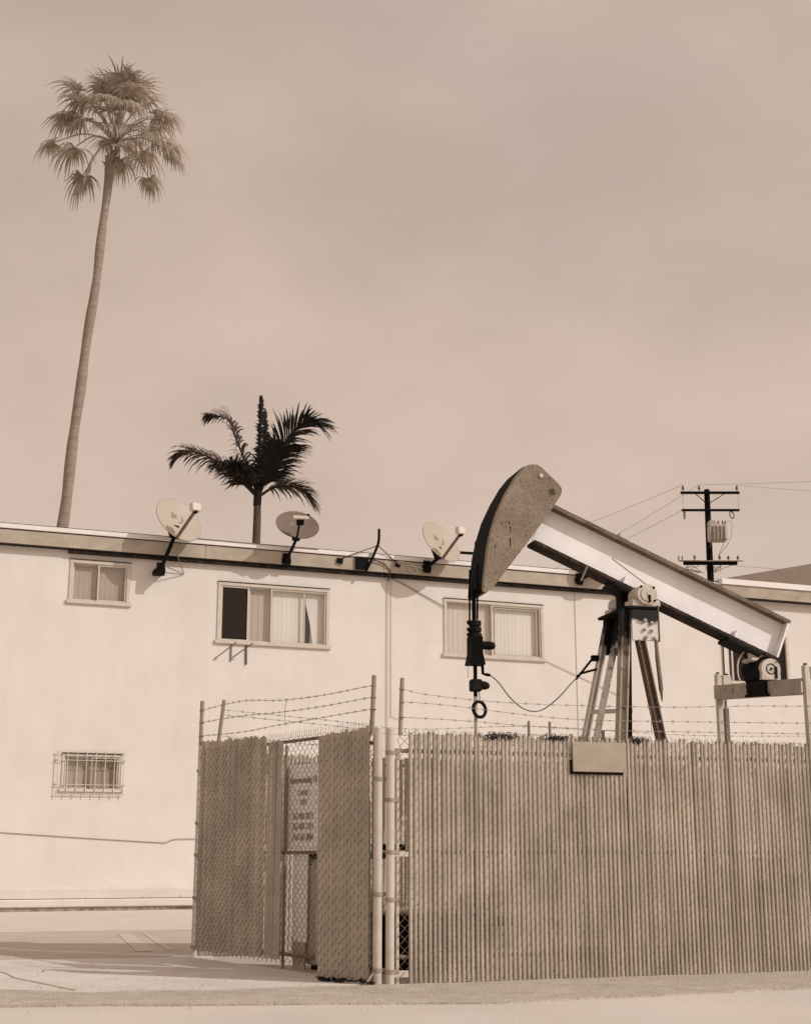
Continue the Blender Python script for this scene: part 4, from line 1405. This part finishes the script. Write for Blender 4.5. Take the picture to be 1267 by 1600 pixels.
m = MB(); m.box(-0.8, 2.2, -0.62, -0.48, -0.1, 0.0); m.box(-0.8, 2.2, 0.48, 0.62, -0.1, 0.0); m.box(-0.8, -0.66, -0.479, 0.479, -0.1, 0.0); m.box(2.06, 2.2, -0.479, 0.479, -0.1, 0.0)
pj(m, 'base_skid', 'post_brown')

# ------------------------------------------------------------------ satellite dishes
HEADW = {'n': None}


def wall_world(u, off, z):
    p = W0 + wd * u - wn * off
    return Vector((p.x, p.y, z))


def basis(nrm, up=Vector((0, 0, 1)), roll=0.0):
    nrm = nrm.normalized()
    s = up.cross(nrm).normalized()
    t = nrm.cross(s)
    c, si = math.cos(roll), math.sin(roll)
    return s * c + t * si, t * c - s * si, nrm


def dish_bowl(c, nrm, rx, ry, depth, roll=0.0, thick=0.012):
    s, t, n = basis(nrm, roll=roll)
    m = MB()
    seg, rings = 40, 7
    for face in (0, 1):
        vs, fs = [], []
        for i in range(rings + 1):
            f = i / rings
            for k in range(seg):
                a = 2 * math.pi * k / seg
                p = c + s * (rx * f * math.cos(a)) + t * (ry * f * math.sin(a)) + n * (depth * f * f - depth) - n * (thick * face)
                vs.append(p)
        for i in range(rings):
            for k in range(seg):
                j = (k + 1) % seg
                q = [i * seg + k, (i + 1) * seg + k, (i + 1) * seg + j, i * seg + j]
                fs.append(q if face == 0 else q[::-1])
        m.add(vs, fs, True)
        if face == 0:
            rimA = vs[-seg:]
        else:
            rimB = vs[-seg:]
    m.add(rimA + rimB, [[k, k + seg, (k + 1) % seg + seg, (k + 1) % seg] for k in range(seg)])
    return m, (s, t, n)


def rim_ring(c, sn, rx, ry, r):
    s, t, n = sn
    pts = [c + s * (rx * math.cos(2 * math.pi * k / 48)) + t * (ry * math.sin(2 * math.pi * k / 48)) for k in range(49)]
    return MB().tube(pts, r, 5, caps=False)


def sat_dish(u, off, cz, nrm, rx, ry, kind, foot_u, foot_z, label, roll=0.0, foot_off=0.16, arm_to=None, k=1.0):
    root_w = wall_world(foot_u, foot_off, foot_z)
    root = empty('satellite_dish', root_w)
    tag(root, label, 'satellite dish', 'satellite dishes on the roof edge')
    c = wall_world(u, off, cz) - root_w
    nrm = Vector(nrm).normalized()
    pale = kind != 'grey'
    bowl, sn = dish_bowl(c, nrm, rx, ry, 0.07 * k, roll)
    s, t, n = sn
    ref = bowl.build('reflector', 'dish_pale' if pale else 'dish_grey', root)
    rim_ring(c - n * 0.006, sn, rx, ry, 0.006).build('rim', 'dish_arm' if pale else 'mast_black', ref)
    back = c - n * 0.10
    low = c - t * ry * 0.98 - n * 0.005
    # bracket behind the reflector and mast down to the fascia
    m = MB()
    bp = back - t * ry * 0.45
    m.bar(bp + n * 0.03, bp - n * 0.10, 0.17 * k, 0.20 * k)
    m.build('mount_bracket', 'mast_black', root)
    m = MB()
    mid = Vector((bp.x * 0.92 - 0.0, bp.y * 0.85, bp.z - 0.12))
    m.tube(smooth_path([bp - n * 0.06, mid, Vector((0, 0, 0.02))], 6), 0.034 * k, 10)
    m.build('mast', 'mast_black', root)
    m = MB()
    an = R(WA)
    MR = Matrix.Rotation(an, 4, 'Z')
    m.cbox(-0.09, 0.09, -0.03, foot_off + 0.0, -0.05, 0.05, 0.008, MR)
    m.cbox(-0.10, 0.10, foot_off - 0.10 if foot_off > 0.3 else -0.05, foot_off - 0.004 if foot_off > 0.3 else -0.012, -0.12, 0.14, 0.006, MR) if foot_off > 0.3 else m.cbox(-0.08, 0.08, -0.03, -0.008, -0.10, 0.15, 0.006, MR)
    m.build('foot', 'mast_black', root)
    # feed arm and receiver
    if pale:
        tip = c + n * (0.50 * k) - t * ry * 0.42
    else:
        tip = c + n * (0.36 * k) - t * ry * 0.55
    base = low - n * 0.01
    MB().bar(base, tip, 0.035 * k, 0.045 * k).build('feed_arm', 'dish_arm' if pale else 'mast_black', root)
    aim = (c - tip).normalized()
    s2, t2, n2 = basis(aim)
    MX = Matrix(((s2.x, t2.x, n2.x, tip.x), (s2.y, t2.y, n2.y, tip.y), (s2.z, t2.z, n2.z, tip.z), (0, 0, 0, 1)))
    m = MB()
    if pale:
        m.cbox(-0.085 * k, 0.085 * k, -0.01, 0.13 * k, -0.06 * k, 0.05 * k, 0.012, MX)
        m.build('receiver', 'lnb_white', root)
        MB().cbox(-0.03, 0.03, -0.05, -0.011, -0.05, 0.04, 0.006, MX).build('receiver_clamp', 'mast_black', root)
    else:
        for q in (-1, 0, 1):
            m.cyl(MX @ Vector((q * 0.10, 0.03, -0.08)), MX @ Vector((q * 0.10, 0.03, 0.05)), 0.035, 10)
        m.cbox(-0.15, 0.15, 0.0, 0.06, -0.12, -0.081, 0.008, MX)
        m.build('receiver', 'lnb_white', root)
        MB().cbox(-0.17, -0.12, 0.06, 0.11, -0.10, -0.02, 0.008, MX).build('receiver_plug', 'mast_black', root)
        MB().cbox(-0.07, 0.07, -0.10, -0.001, -0.05, 0.03, 0.008, MX).build('receiver_clamp', 'mast_black', root)
    # printed mark on the reflector
    def face_pt(a, b, lift=0.004):
        f2 = (a / rx) ** 2 + (b / ry) ** 2
        return c + s * a + t * b + n * (0.07 * k * f2 - 0.07 * k + lift)
    if pale:
        def patch(poly, name):
            m = MB()
            m.add([face_pt(a * k, b * k) for a, b in poly], [list(range(len(poly)))])
            m.build(name, 'dish_mark', ref)
        patch([(-0.13, 0.16), (-0.03, 0.135), (0.0, 0.105), (-0.03, 0.06), (-0.12, 0.04)], 'printed_mark')
        arc = [(0.05 + 0.075 * math.cos(a), 0.085 + 0.085 * math.sin(a)) for a in [R(x) for x in range(-100, 75, 15)]]
        arc2 = [(0.05 + 0.045 * math.cos(a), 0.085 + 0.045 * math.sin(a)) for a in [R(x) for x in range(75, -100, -15)]]
        patch(arc + arc2, 'printed_mark')
    else:
        me = text_mesh('dish', 0.17, 'dish_letter', 1.05)
        o = obj('lettering', me, ref)
        p = face_pt(-0.02, 0.06, 0.006)
        o.matrix_local = Matrix(((s.x, t.x, n.x, p.x), (s.y, t.y, n.y, p.y), (s.z, t.z, n.z, p.z), (0, 0, 0, 1)))
    return root, c


NP_ = (0.64, -0.62, 0.41)
r1, c1 = sat_dish(2.74, 0.5, 7.08, NP_, 0.50, 0.47, 'pale', 2.47, 6.12, 'pale satellite dish with dark printed mark at the left end of the roof edge', foot_off=0.30, k=1.1, roll=R(-20))
r2, c2 = sat_dish(5.07, 0.5, 7.19, (0.20, -0.68, 0.50), 0.42, 0.39, 'grey', 4.96, 6.52, 'grey-brown lettered satellite dish right of the small palm trunk', roll=R(-8), foot_off=0.17, k=0.85)
r3, c3 = sat_dish(8.12, 0.5, 7.10, NP_, 0.50, 0.46, 'pale', 7.92, 6.60, 'pale satellite dish just left of the brown horsehead', foot_off=0.19, k=1.08, roll=R(-20))
r4, c4 = sat_dish(12.02, 0.45, 7.20, NP_, 0.45, 0.42, 'pale', 11.42, 6.60, 'pale satellite dish hidden behind the white walking beam', foot_off=0.19, k=0.95)
# side struts of the first dish
for p, q in (((2.60, 0.28, 6.20), (2.98, 0.02, 6.14)), ((2.74, 0.34, 6.50), (2.98, 0.02, 6.15))):
    a, b = wall_world(p[0], p[1], p[2]), wall_world(q[0], q[1], q[2])
    MB().tube([a - r1.location, b - r1.location], 0.009, 6).build('brace', 'cable_mid', r1)

# bent antenna stump on the fascia
AM = empty('antenna_mast', wall_world(6.61, 0.17, 6.47))
tag(AM, 'short bent black antenna mast clamped to the roof edge between two dishes', 'antenna mast')
w2 = lambda u, o, z: wall_world(u, o, z) - AM.location
MB().tube(smooth_path([w2(6.60, 0.22, 6.44), w2(6.70, 0.25, 6.66), w2(6.81, 0.28, 6.94), w2(6.84, 0.29, 7.08), w2(6.845, 0.29, 7.30)], 5), 0.028, 10).build('pole', 'mast_black', AM)
MB().bar(w2(6.52, 0.19, 6.46), w2(6.52, 0.19, 6.72), 0.26, 0.05, up=(wn.x, wn.y, 0)).build('bracket', 'mast_black', AM)
MB().tube([w2(6.80, 0.28, 6.95), w2(6.08, 0.16, 6.66)], 0.010, 6).build('guy_rod', 'cable_dark', AM)
MB().tube([w2(6.82, 0.28, 6.97), w2(7.30, 0.16, 6.64)], 0.010, 6).build('guy_rod', 'cable_dark', AM)
MB().bar(w2(6.00, 0.17, 6.62), w2(6.12, 0.17, 6.60), 0.06, 0.10).build('guy_anchor', 'mast_black', AM)
MB().bar(w2(7.24, 0.17, 6.62), w2(7.34, 0.17, 6.60), 0.05, 0.05).build('guy_anchor', 'mast_black', AM)


# loose cables
def cable(pts, r, material, label):
    P = [wall_world(*p) for p in pts]
    o0 = P[0].copy()
    m = MB().tube(smooth_path([p - o0 for p in P], 8), r, 6)
    o = m.build('cable', material)
    o.location = o0
    tag(o, label, 'cable', 'cables on the white wall')


cable([(-0.6, 0.015, 1.36), (1.2, 0.015, 1.25), (2.62, 0.015, 1.17), (2.85, 0.02, 1.17), (3.05, 0.02, 1.23), (3.9, 0.015, 1.22), (5.2, 0.02, 1.16)], 0.006, 'cable_mid', 'thin sagging cable across the lower wall left of the side fence')
cable([(6.45, 0.19, 6.70), (6.75, 0.20, 6.68), (6.98, 0.19, 6.62), (7.12, 0.17, 6.50), (7.15, 0.10, 6.40), (7.14, 0.05, 6.30)], 0.014, 'cable_dark', 'dark cable arching over the roof edge from the bent mast')
cable([(7.02, 0.05, 6.44), (7.45, 0.03, 6.28), (7.9, 0.02, 6.08), (8.38, 0.03, 5.86)], 0.009, 'cable_mid', 'slanting thin cable running from the roof edge to the rightmost wide window')
cable([(10.62, 0.02, 4.90), (11.2, 0.02, 4.68), (11.9, 0.02, 4.42), (12.6, 0.02, 4.15)], 0.008, 'cable_grey', 'pale slanting cable on the wall right of the rightmost wide window')
cable([(7.3, 0.19, 6.70), (7.6, 0.20, 6.66), (7.72, 0.20, 6.50), (7.62, 0.20, 6.47), (7.5, 0.20, 6.62), (7.75, 0.20, 6.60), (7.92, 0.20, 6.55)], 0.009, 'cable_grey', 'tangled pale cable on the fascia left of the horsehead')
cable([(2.95, 0.19, 6.82), (3.6, 0.195, 6.815), (4.3, 0.195, 6.81), (5.6, 0.19, 6.80)], 0.009, 'cable_mid', 'cable lying along the roof edge between the left two dishes')

# small yagi arm just left of the horsehead
YA = empty('roof_antenna', wall_world(9.0, 0.05, 6.82))
tag(YA, 'small dark antenna arm on the roof edge touching the horsehead outline', 'antenna')
MB().bar((-0.30, 0, 0.22), (0.5, 0, 0.17), 0.05, 0.05).build('boom', 'mast_black', YA)
MB().tube([(0.18, 0, 0.20), (0.40, 0, 0.0)], 0.012, 6).build('strut', 'dish_arm', YA)
MB().cbox(0.05, 0.14, -0.03, 0.03, 0.30, 0.45, 0.01).build('element', 'dish_arm', YA)
MB().tube([(0.3, 0, 0.18), (0.3, 0, 0.0)], 0.015, 6).build('mast', 'mast_black', YA)

# ------------------------------------------------------------------ tall fan palm
TPX = Vector((-12.15, 45.0, 0))
TP = empty('fan_palm', TPX)
tag(TP, 'very tall slender fan palm with a ragged crown behind the building', 'palm tree')
top = Vector((-10.30, 45.0, 24.75)) - TPX
trunk_pts, trunk_r = [], []
rnd = random.Random(4)
for i in range(81):
    f = i / 80
    z = top.z * f
    x = top.x * f + 0.03 * math.sin(math.pi * f) + 0.02 * math.sin(f * 17) + 0.015 * math.sin(f * 41)
    r = 0.238 - 0.10 * f + 0.012 * math.sin(f * 60) + rnd.uniform(-0.006, 0.006)
    if f > 0.965:
        r += (f - 0.965) * 2.0
    trunk_pts.append((x, 0.03 * math.sin(f * 9), z))
    trunk_r.append(r)
MB().tube(trunk_pts, trunk_r, 12).build('trunk', 'palm_trunk', TP)
# skirt of old leaf bases
m = MB()
for i in range(46):
    a = rnd.uniform(0, 2 * math.pi)
    z = top.z - 0.55 + rnd.uniform(0, 0.75)
    d = Vector((math.cos(a), math.sin(a), 0))
    m.bar(Vector((top.x, 0, z)) + d * 0.10, Vector((top.x, 0, z + 0.20)) + d * rnd.uniform(0.22, 0.32), 0.07, 0.03)
m.build('leaf_bases', 'palm_trunk', TP)


def fan_frond(seed, petiole, blade, droop, fold, az, el):
    """palmate leaf: stalk, then a fan of narrow segments whose tips hang"""
    rnd = random.Random(seed)
    m = MB()
    D = Vector((math.cos(az) * math.cos(el), math.sin(az) * math.cos(el), math.sin(el)))
    side = D.cross(Vector((0, 0, 1))).normalized()
    up = side.cross(D)
    end = D * petiole + Vector((0, 0, -0.18 * petiole * droop))
    mid = D * petiole * 0.5 + Vector((0, 0, 0.03))
    m.tube(smooth_path([Vector((0, 0, -0.25)), mid, end], 4), [0.035, 0.033, 0.03, 0.028, 0.026, 0.024, 0.022, 0.02, 0.018], 5)
    nseg = 34
    tdir = (end - mid).normalized()
    for i in range(nseg):
        f = (i + 0.5) / nseg * 2 - 1
        an = f * R(118)
        ln = blade * (1.0 - 0.28 * abs(f)) * rnd.uniform(0.62, 1.10)
        d = (tdir * math.cos(an) + side * math.sin(an) * 0.95).normalized()
        d = (d + up * (fold * (abs(f) * 0.55 - 0.1))).normalized()
        w = blade * 0.062
        cr = d.cross(up).normalized()
        p0, p = end, end
        prev = [end - cr * 0.008, end + cr * 0.008]
        cur = d.copy()
        N_ = 5
        for k in range(1, N_ + 1):
            g = k / N_
            cur = (cur + Vector((0, 0, -1)) * droop * (0.07 if g < 0.55 else 0.62) * (1 if g < 0.55 else rnd.uniform(0.8, 1.3))).normalized()
            p = p + cur * (ln / N_)
            ww = w * (min(1, g * 2.2) if g < 0.5 else max(0.10, 1.5 * (1 - g) + 0.12))
            c2 = cr * ww * 0.5
            nxt = [p - c2, p + c2]
            m.add([prev[0], prev[1], nxt[1], nxt[0]], [(0, 1, 2, 3)])
            prev = nxt
    return m


rnd = random.Random(12)
crown_c = (top.x + 0.08, 0, top.z + 0.80)
specs = []
NFR = 36
for i in range(NFR):
    f = (i + 0.5) / NFR
    az = i * 2.39996 + rnd.uniform(-0.25, 0.25)
    el = R(-10 + 92 * f + rnd.uniform(-6, 6))
    specs.append((az, el, rnd.uniform(1.35, 2.25), rnd.uniform(1.1, 1.5), 1.15 - 0.75 * f + rnd.uniform(-0.1, 0.2)))
# two old fronds hanging against the trunk
specs.append((R(200), R(-48), 1.15, 1.1, 1.4))
specs.append((R(-35), R(-30), 0.6, 0.8, 1.4))
for i, (az, el, pt, bl, dr) in enumerate(specs):
    o = fan_frond(100 + i, pt, bl, dr, rnd.uniform(0.1, 0.6), az, el).build('frond', 'palm_leaf_tan', TP)
    o.location = crown_c

# ------------------------------------------------------------------ small king palm behind the roof
KX = Vector((-3.80, 35.0, 0))
KP = empty('feather_palm', KX)
tag(KP, 'dark feather palm with few arching fronds rising behind the roof', 'palm tree')
KT = 10.0
MB().tube([(0.06, 0, 0), (0.05, 0, 3), (0.02, 0, 6), (0.0, 0, 8.5), (0.01, 0, 9.3), (0.0, 0, KT)], [0.17, 0.13, 0.115, 0.105, 0.10, 0.085], 14).build('trunk', 'king_trunk', KP)
MB().tube([(0.0, 0, KT - 0.35), (0.02, 0, KT + 0.3), (0.04, 0, KT + 0.9)], [0.105, 0.10, 0.05], 12).build('crownshaft', 'king_leaf', KP)


def pinnate(points, leaf, seed, droop=0.5, n=54, spread=1.0, taper=1.0):
    """feather leaf: arching rachis with two rows of hanging leaflets"""
    rnd = random.Random(seed)
    path = smooth_path(points, 12)
    m = MB()
    rr = [0.045 * (1 - 0.85 * i / (len(path) - 1)) for i in range(len(path))]
    m.tube(path, rr, 6)
    total = len(path) - 1
    for i in range(n):
        f = 0.14 + 0.86 * (i + 0.5) / n
        x = f * total
        k = min(int(x), total - 1)
        p = path[k].lerp(path[k + 1], x - k)
        t = (path[min(k + 1, total)] - path[k]).normalized()
        s = t.cross(Vector((0, 0, 1)))
        if s.length < 0.3:
            s = t.cross(Vector((0, 1, 0)))
        s.normalize()
        u = s.cross(t)
        ln = 1.85 * leaf * (math.sin(math.pi * min(1, 0.18 + 0.82 * f)) ** 0.55 * 0.9 + 0.14) * rnd.uniform(0.8, 1.08)
        for sg in (-1, 1):
            d = (s * sg * 0.72 * spread + t * (0.45 + 0.45 * f) + u * rnd.uniform(0.05, 0.35)).normalized()
            q = p.copy()
            w = rnd.uniform(0.024, 0.036)
            cr = d.cross(u).normalized()
            prev = [q - cr * w * 0.4, q + cr * w * 0.4]
            cur = d
            for h in range(1, 5):
                cur = (cur + Vector((0, 0, -1)) * droop * rnd.uniform(0.12, 0.34) * h * 0.55).normalized()
                q = q + cur * ln / 4
                ww = w * (1.0, 0.9, 0.6, 0.12)[h - 1]
                nx = [q - cr * ww, q + cr * ww]
                m.add([prev[0], prev[1], nx[1], nx[0]], [(0, 1, 2, 3)])
                prev = nx
    return m


c0 = Vector((0.03, 0, KT + 0.35))
FR = [
    # upright spear with short leaflets
    ([(0.03, 0, KT), (0.02, 0, KT + 1.0), (0.04, 0, KT + 1.9), (0.03, 0, KT + 2.60)], 0.17, 1.0, 0.35, 'king_leaf'),
    ([(0.03, 0.05, KT), (0.12, 0.05, KT + 0.8), (0.16, 0.1, KT + 1.5), (0.12, 0.15, KT + 2.3)], 0.15, 0.9, 0.35, 'king_leaf'),
    # up to the right
    ([(0.05, 0, KT), (0.38, -0.15, KT + 0.72), (0.85, -0.3, KT + 1.45), (1.30, -0.45, KT + 1.75), (1.58, -0.5, KT + 1.62)], 0.60, 0.55, 1.0, 'king_leaf'),
    ([(0.05, 0, KT - 0.05), (0.32, -0.3, KT + 0.45), (0.62, -0.6, KT + 0.90), (0.88, -0.9, KT + 1.0)], 0.50, 0.7, 1.0, 'king_leaf'),
    # right, drooping
    ([(0.05, 0, KT - 0.1), (0.40, 0.1, KT + 0.15), (0.85, 0.2, KT + 0.22), (1.18, 0.25, KT + 0.08), (1.34, 0.25, KT - 0.16)], 0.52, 0.7, 1.0, 'king_leaf_tip'),
    # up to the left
    ([(-0.02, 0, KT), (-0.25, 0.1, KT + 0.62), (-0.58, 0.15, KT + 1.40), (-0.86, 0.2, KT + 2.02), (-1.40, 0.25, KT + 2.16)], 0.50, 1.0, 0.75, 'king_leaf_tip'),
    # left, arching low
    ([(-0.02, 0, KT - 0.1), (-0.45, -0.1, KT + 0.30), (-1.05, -0.2, KT + 0.78), (-1.72, -0.3, KT + 1.02), (-2.12, -0.3, KT + 0.84)], 0.54, 0.8, 1.0, 'king_leaf_tip'),
    ([(-0.02, 0, KT - 0.1), (-0.32, -0.4, KT + 0.3), (-0.62, -0.7, KT + 0.55), (-0.9, -1.0, KT + 0.5)], 0.42, 0.9, 1.0, 'king_leaf'),
    ([(0.02, 0, KT - 0.1), (0.1, 0.5, KT + 0.5), (0.15, 1.0, KT + 0.8), (0.2, 1.5, KT + 0.75)], 0.42, 0.9, 1.0, 'king_leaf'),
]
for i, (pts, lf, dr, spd, mt) in enumerate(FR):
    pinnate(pts, lf, 300 + i, dr, 74 if i > 1 else 30, spd).build('frond', mt, KP)

# ------------------------------------------------------------------ utility pole
UP0 = Vector((10.58, 48.0, 0))
UPo = empty('utility_pole', UP0)
tag(UPo, 'dark wooden utility pole with three crossarms and a pale transformer', 'utility pole')
MB().tube([(-0.05, 0, 0), (-0.02, 0, 8), (0.03, 0, 13.46)], [0.17, 0.13, 0.10], 12).build('pole', 'pole_wood', UPo)


def crossarm(x0, x1, z, t, ins, name='crossarm'):
    a = MB().cbox(x0, x1, -0.14 - 0.06, -0.105, z - t / 2, z + t / 2, 0.008).build(name, 'pole_wood', UPo)
    for x, h in ins:
        m = MB()
        m.cyl((x, -0.15, z + t / 2), (x, -0.15, z + t / 2 + h * 0.4), 0.016, 6)
        for q in range(3):
            m.cyl((x, -0.15, z + t / 2 + h * (0.35 + 0.2 * q)), (x, -0.15, z + t / 2 + h * (0.47 + 0.2 * q)), 0.052 - 0.010 * q, 10)
        m.build('insulator', 'insulator', a)
    return a


crossarm(-0.93, 1.14, 13.31, 0.085, [(-0.84, 0.24), (-0.27, 0.24), (1.05, 0.24)])
crossarm(-0.92, 1.10, 12.68, 0.075, [])
crossarm(-0.95, 0.92, 10.80, 0.15, [(-0.55, 0.22), (0.32, 0.2), (0.62, 0.2), (0.95, 0.2)])
MB().cbox(-1.12, 1.10, -0.26, -0.205, 10.83, 10.87, 0.006).build('crossarm', 'galv_dull', UPo)
for x in (-1.12, -1.0):
    MB().cyl((x, -0.23, 10.87), (x, -0.23, 11.03), 0.02, 8).build('insulator', 'insulator', UPo)
m = MB()
rnd = random.Random(9)
for i in range(14):
    x = rnd.uniform(-0.9, 0.75)
    m.tube(smooth_path([(x, -0.22, 10.78), (x + 0.05, -0.24, 10.66), (x + rnd.uniform(-0.25, 0.25), -0.2, 10.58), (x * 0.5, -0.15, 10.45)], 4), 0.009, 5)
m.build('drop_wires', 'pole_wood', UPo)
for x0, x1 in ((-0.40, -0.05), (0.60, 0.09)):
    MB().tube([(x0, -0.15, 13.27), (x1, -0.12, 12.95)], 0.016, 6).build('arm_brace', 'pole_wood', UPo)
for x in (-0.85, 1.08):
    MB().tube([(x, -0.15, 13.27), (x, -0.15, 12.72)], 0.007, 5).build('jumper_wire', 'line_wire', UPo)
m = MB()
for q in range(3):
    m.cyl((-0.83, -0.15, 12.62 - q * 0.09), (-0.83, -0.15, 12.56 - q * 0.09), 0.045 - 0.006 * q, 8)
m.cyl((-0.83, -0.15, 12.64), (-0.83, -0.15, 12.34), 0.014, 6)
m.build('hanging_insulator', 'insulator', UPo)
m = MB(); m.tube(smooth_path([(0.78, -0.15, 12.64), (0.76, -0.15, 12.5), (0.84, -0.15, 12.38), (0.90, -0.15, 12.45), (0.88, -0.15, 12.58), (0.80, -0.15, 12.63)], 5), 0.02, 6)
m.build('cutout_hook', 'insulator', UPo)
TR = MB()
TR.cbox(-0.08, 0.55, -0.62, -0.16, 11.50, 12.08, 0.05)
for q in range(5):
    TR.cbox(-0.10 + 0.13 * q, -0.06 + 0.13 * q, -0.70, -0.615, 11.52, 12.02, 0.008)
TR.box(-0.05, 0.15, -0.55, -0.12, 12.08, 12.22)
t_ = TR.build('transformer', 'transformer', UPo)
for x in (0.10, 0.28, 0.43, 0.52):
    MB().cyl((x, -0.4, 12.08), (x, -0.4, 12.24), 0.035, 8, 0.022).build('bushing', 'insulator', t_)
for pts in ([(0.28, -0.5, 12.3), (0.12, -0.72, 12.0), (0.02, -0.72, 11.6), (-0.04, -0.3, 11.3)], [(0.55, -0.5, 12.2), (0.70, -0.6, 12.1), (0.60, -0.6, 11.5), (0.25, -0.3, 11.0)], [(0.43, -0.5, 12.2), (0.42, -0.72, 11.8), (0.38, -0.6, 11.4), (0.25, -0.25, 11.0)]):
    MB().tube(smooth_path(pts, 6), 0.009, 5).build('lead_wire', 'line_wire', UPo)


def line(p, q, sag, label, r=0.007):
    p, q = Vector(p), Vector(q)
    pts = [p.lerp(q, i / 16) - Vector((0, 0, sag * 4 * (i / 16) * (1 - i / 16))) - p for i in range(17)]
    o = MB().tube(pts, r, 5).build('power_line', 'line_wire')
    o.location = p
    tag(o, label, 'power line', 'overhead lines at the utility pole')


yy = 47.85
line((10.58 - 0.84, yy, 13.60), (-6.0, 78.0, 15.5), 0.9, 'upper overhead wire running left from the top crossarm')
line((10.58 - 0.27, yy, 13.60), (-2.0, 80.0, 13.3), 0.9, 'middle overhead wire running left from the top crossarm')
line((10.58 - 0.85, yy, 12.70), (-6.0, 78.0, 11.6), 0.8, 'lower overhead wire running left from the second crossarm')
line((10.58 - 0.27, yy, 13.60), (34.0, 44.0, 15.0), 0.5, 'upper overhead wire running right from the top crossarm')
line((10.58 + 1.05, yy, 13.58), (34.0, 50.0, 14.2), 0.5, 'lower overhead wire running right from the top crossarm')
line((10.58 + 0.6, yy, 10.72), (20.0, 46.0, 9.9), 0.1, 'service wire running right from the lowest crossarm')
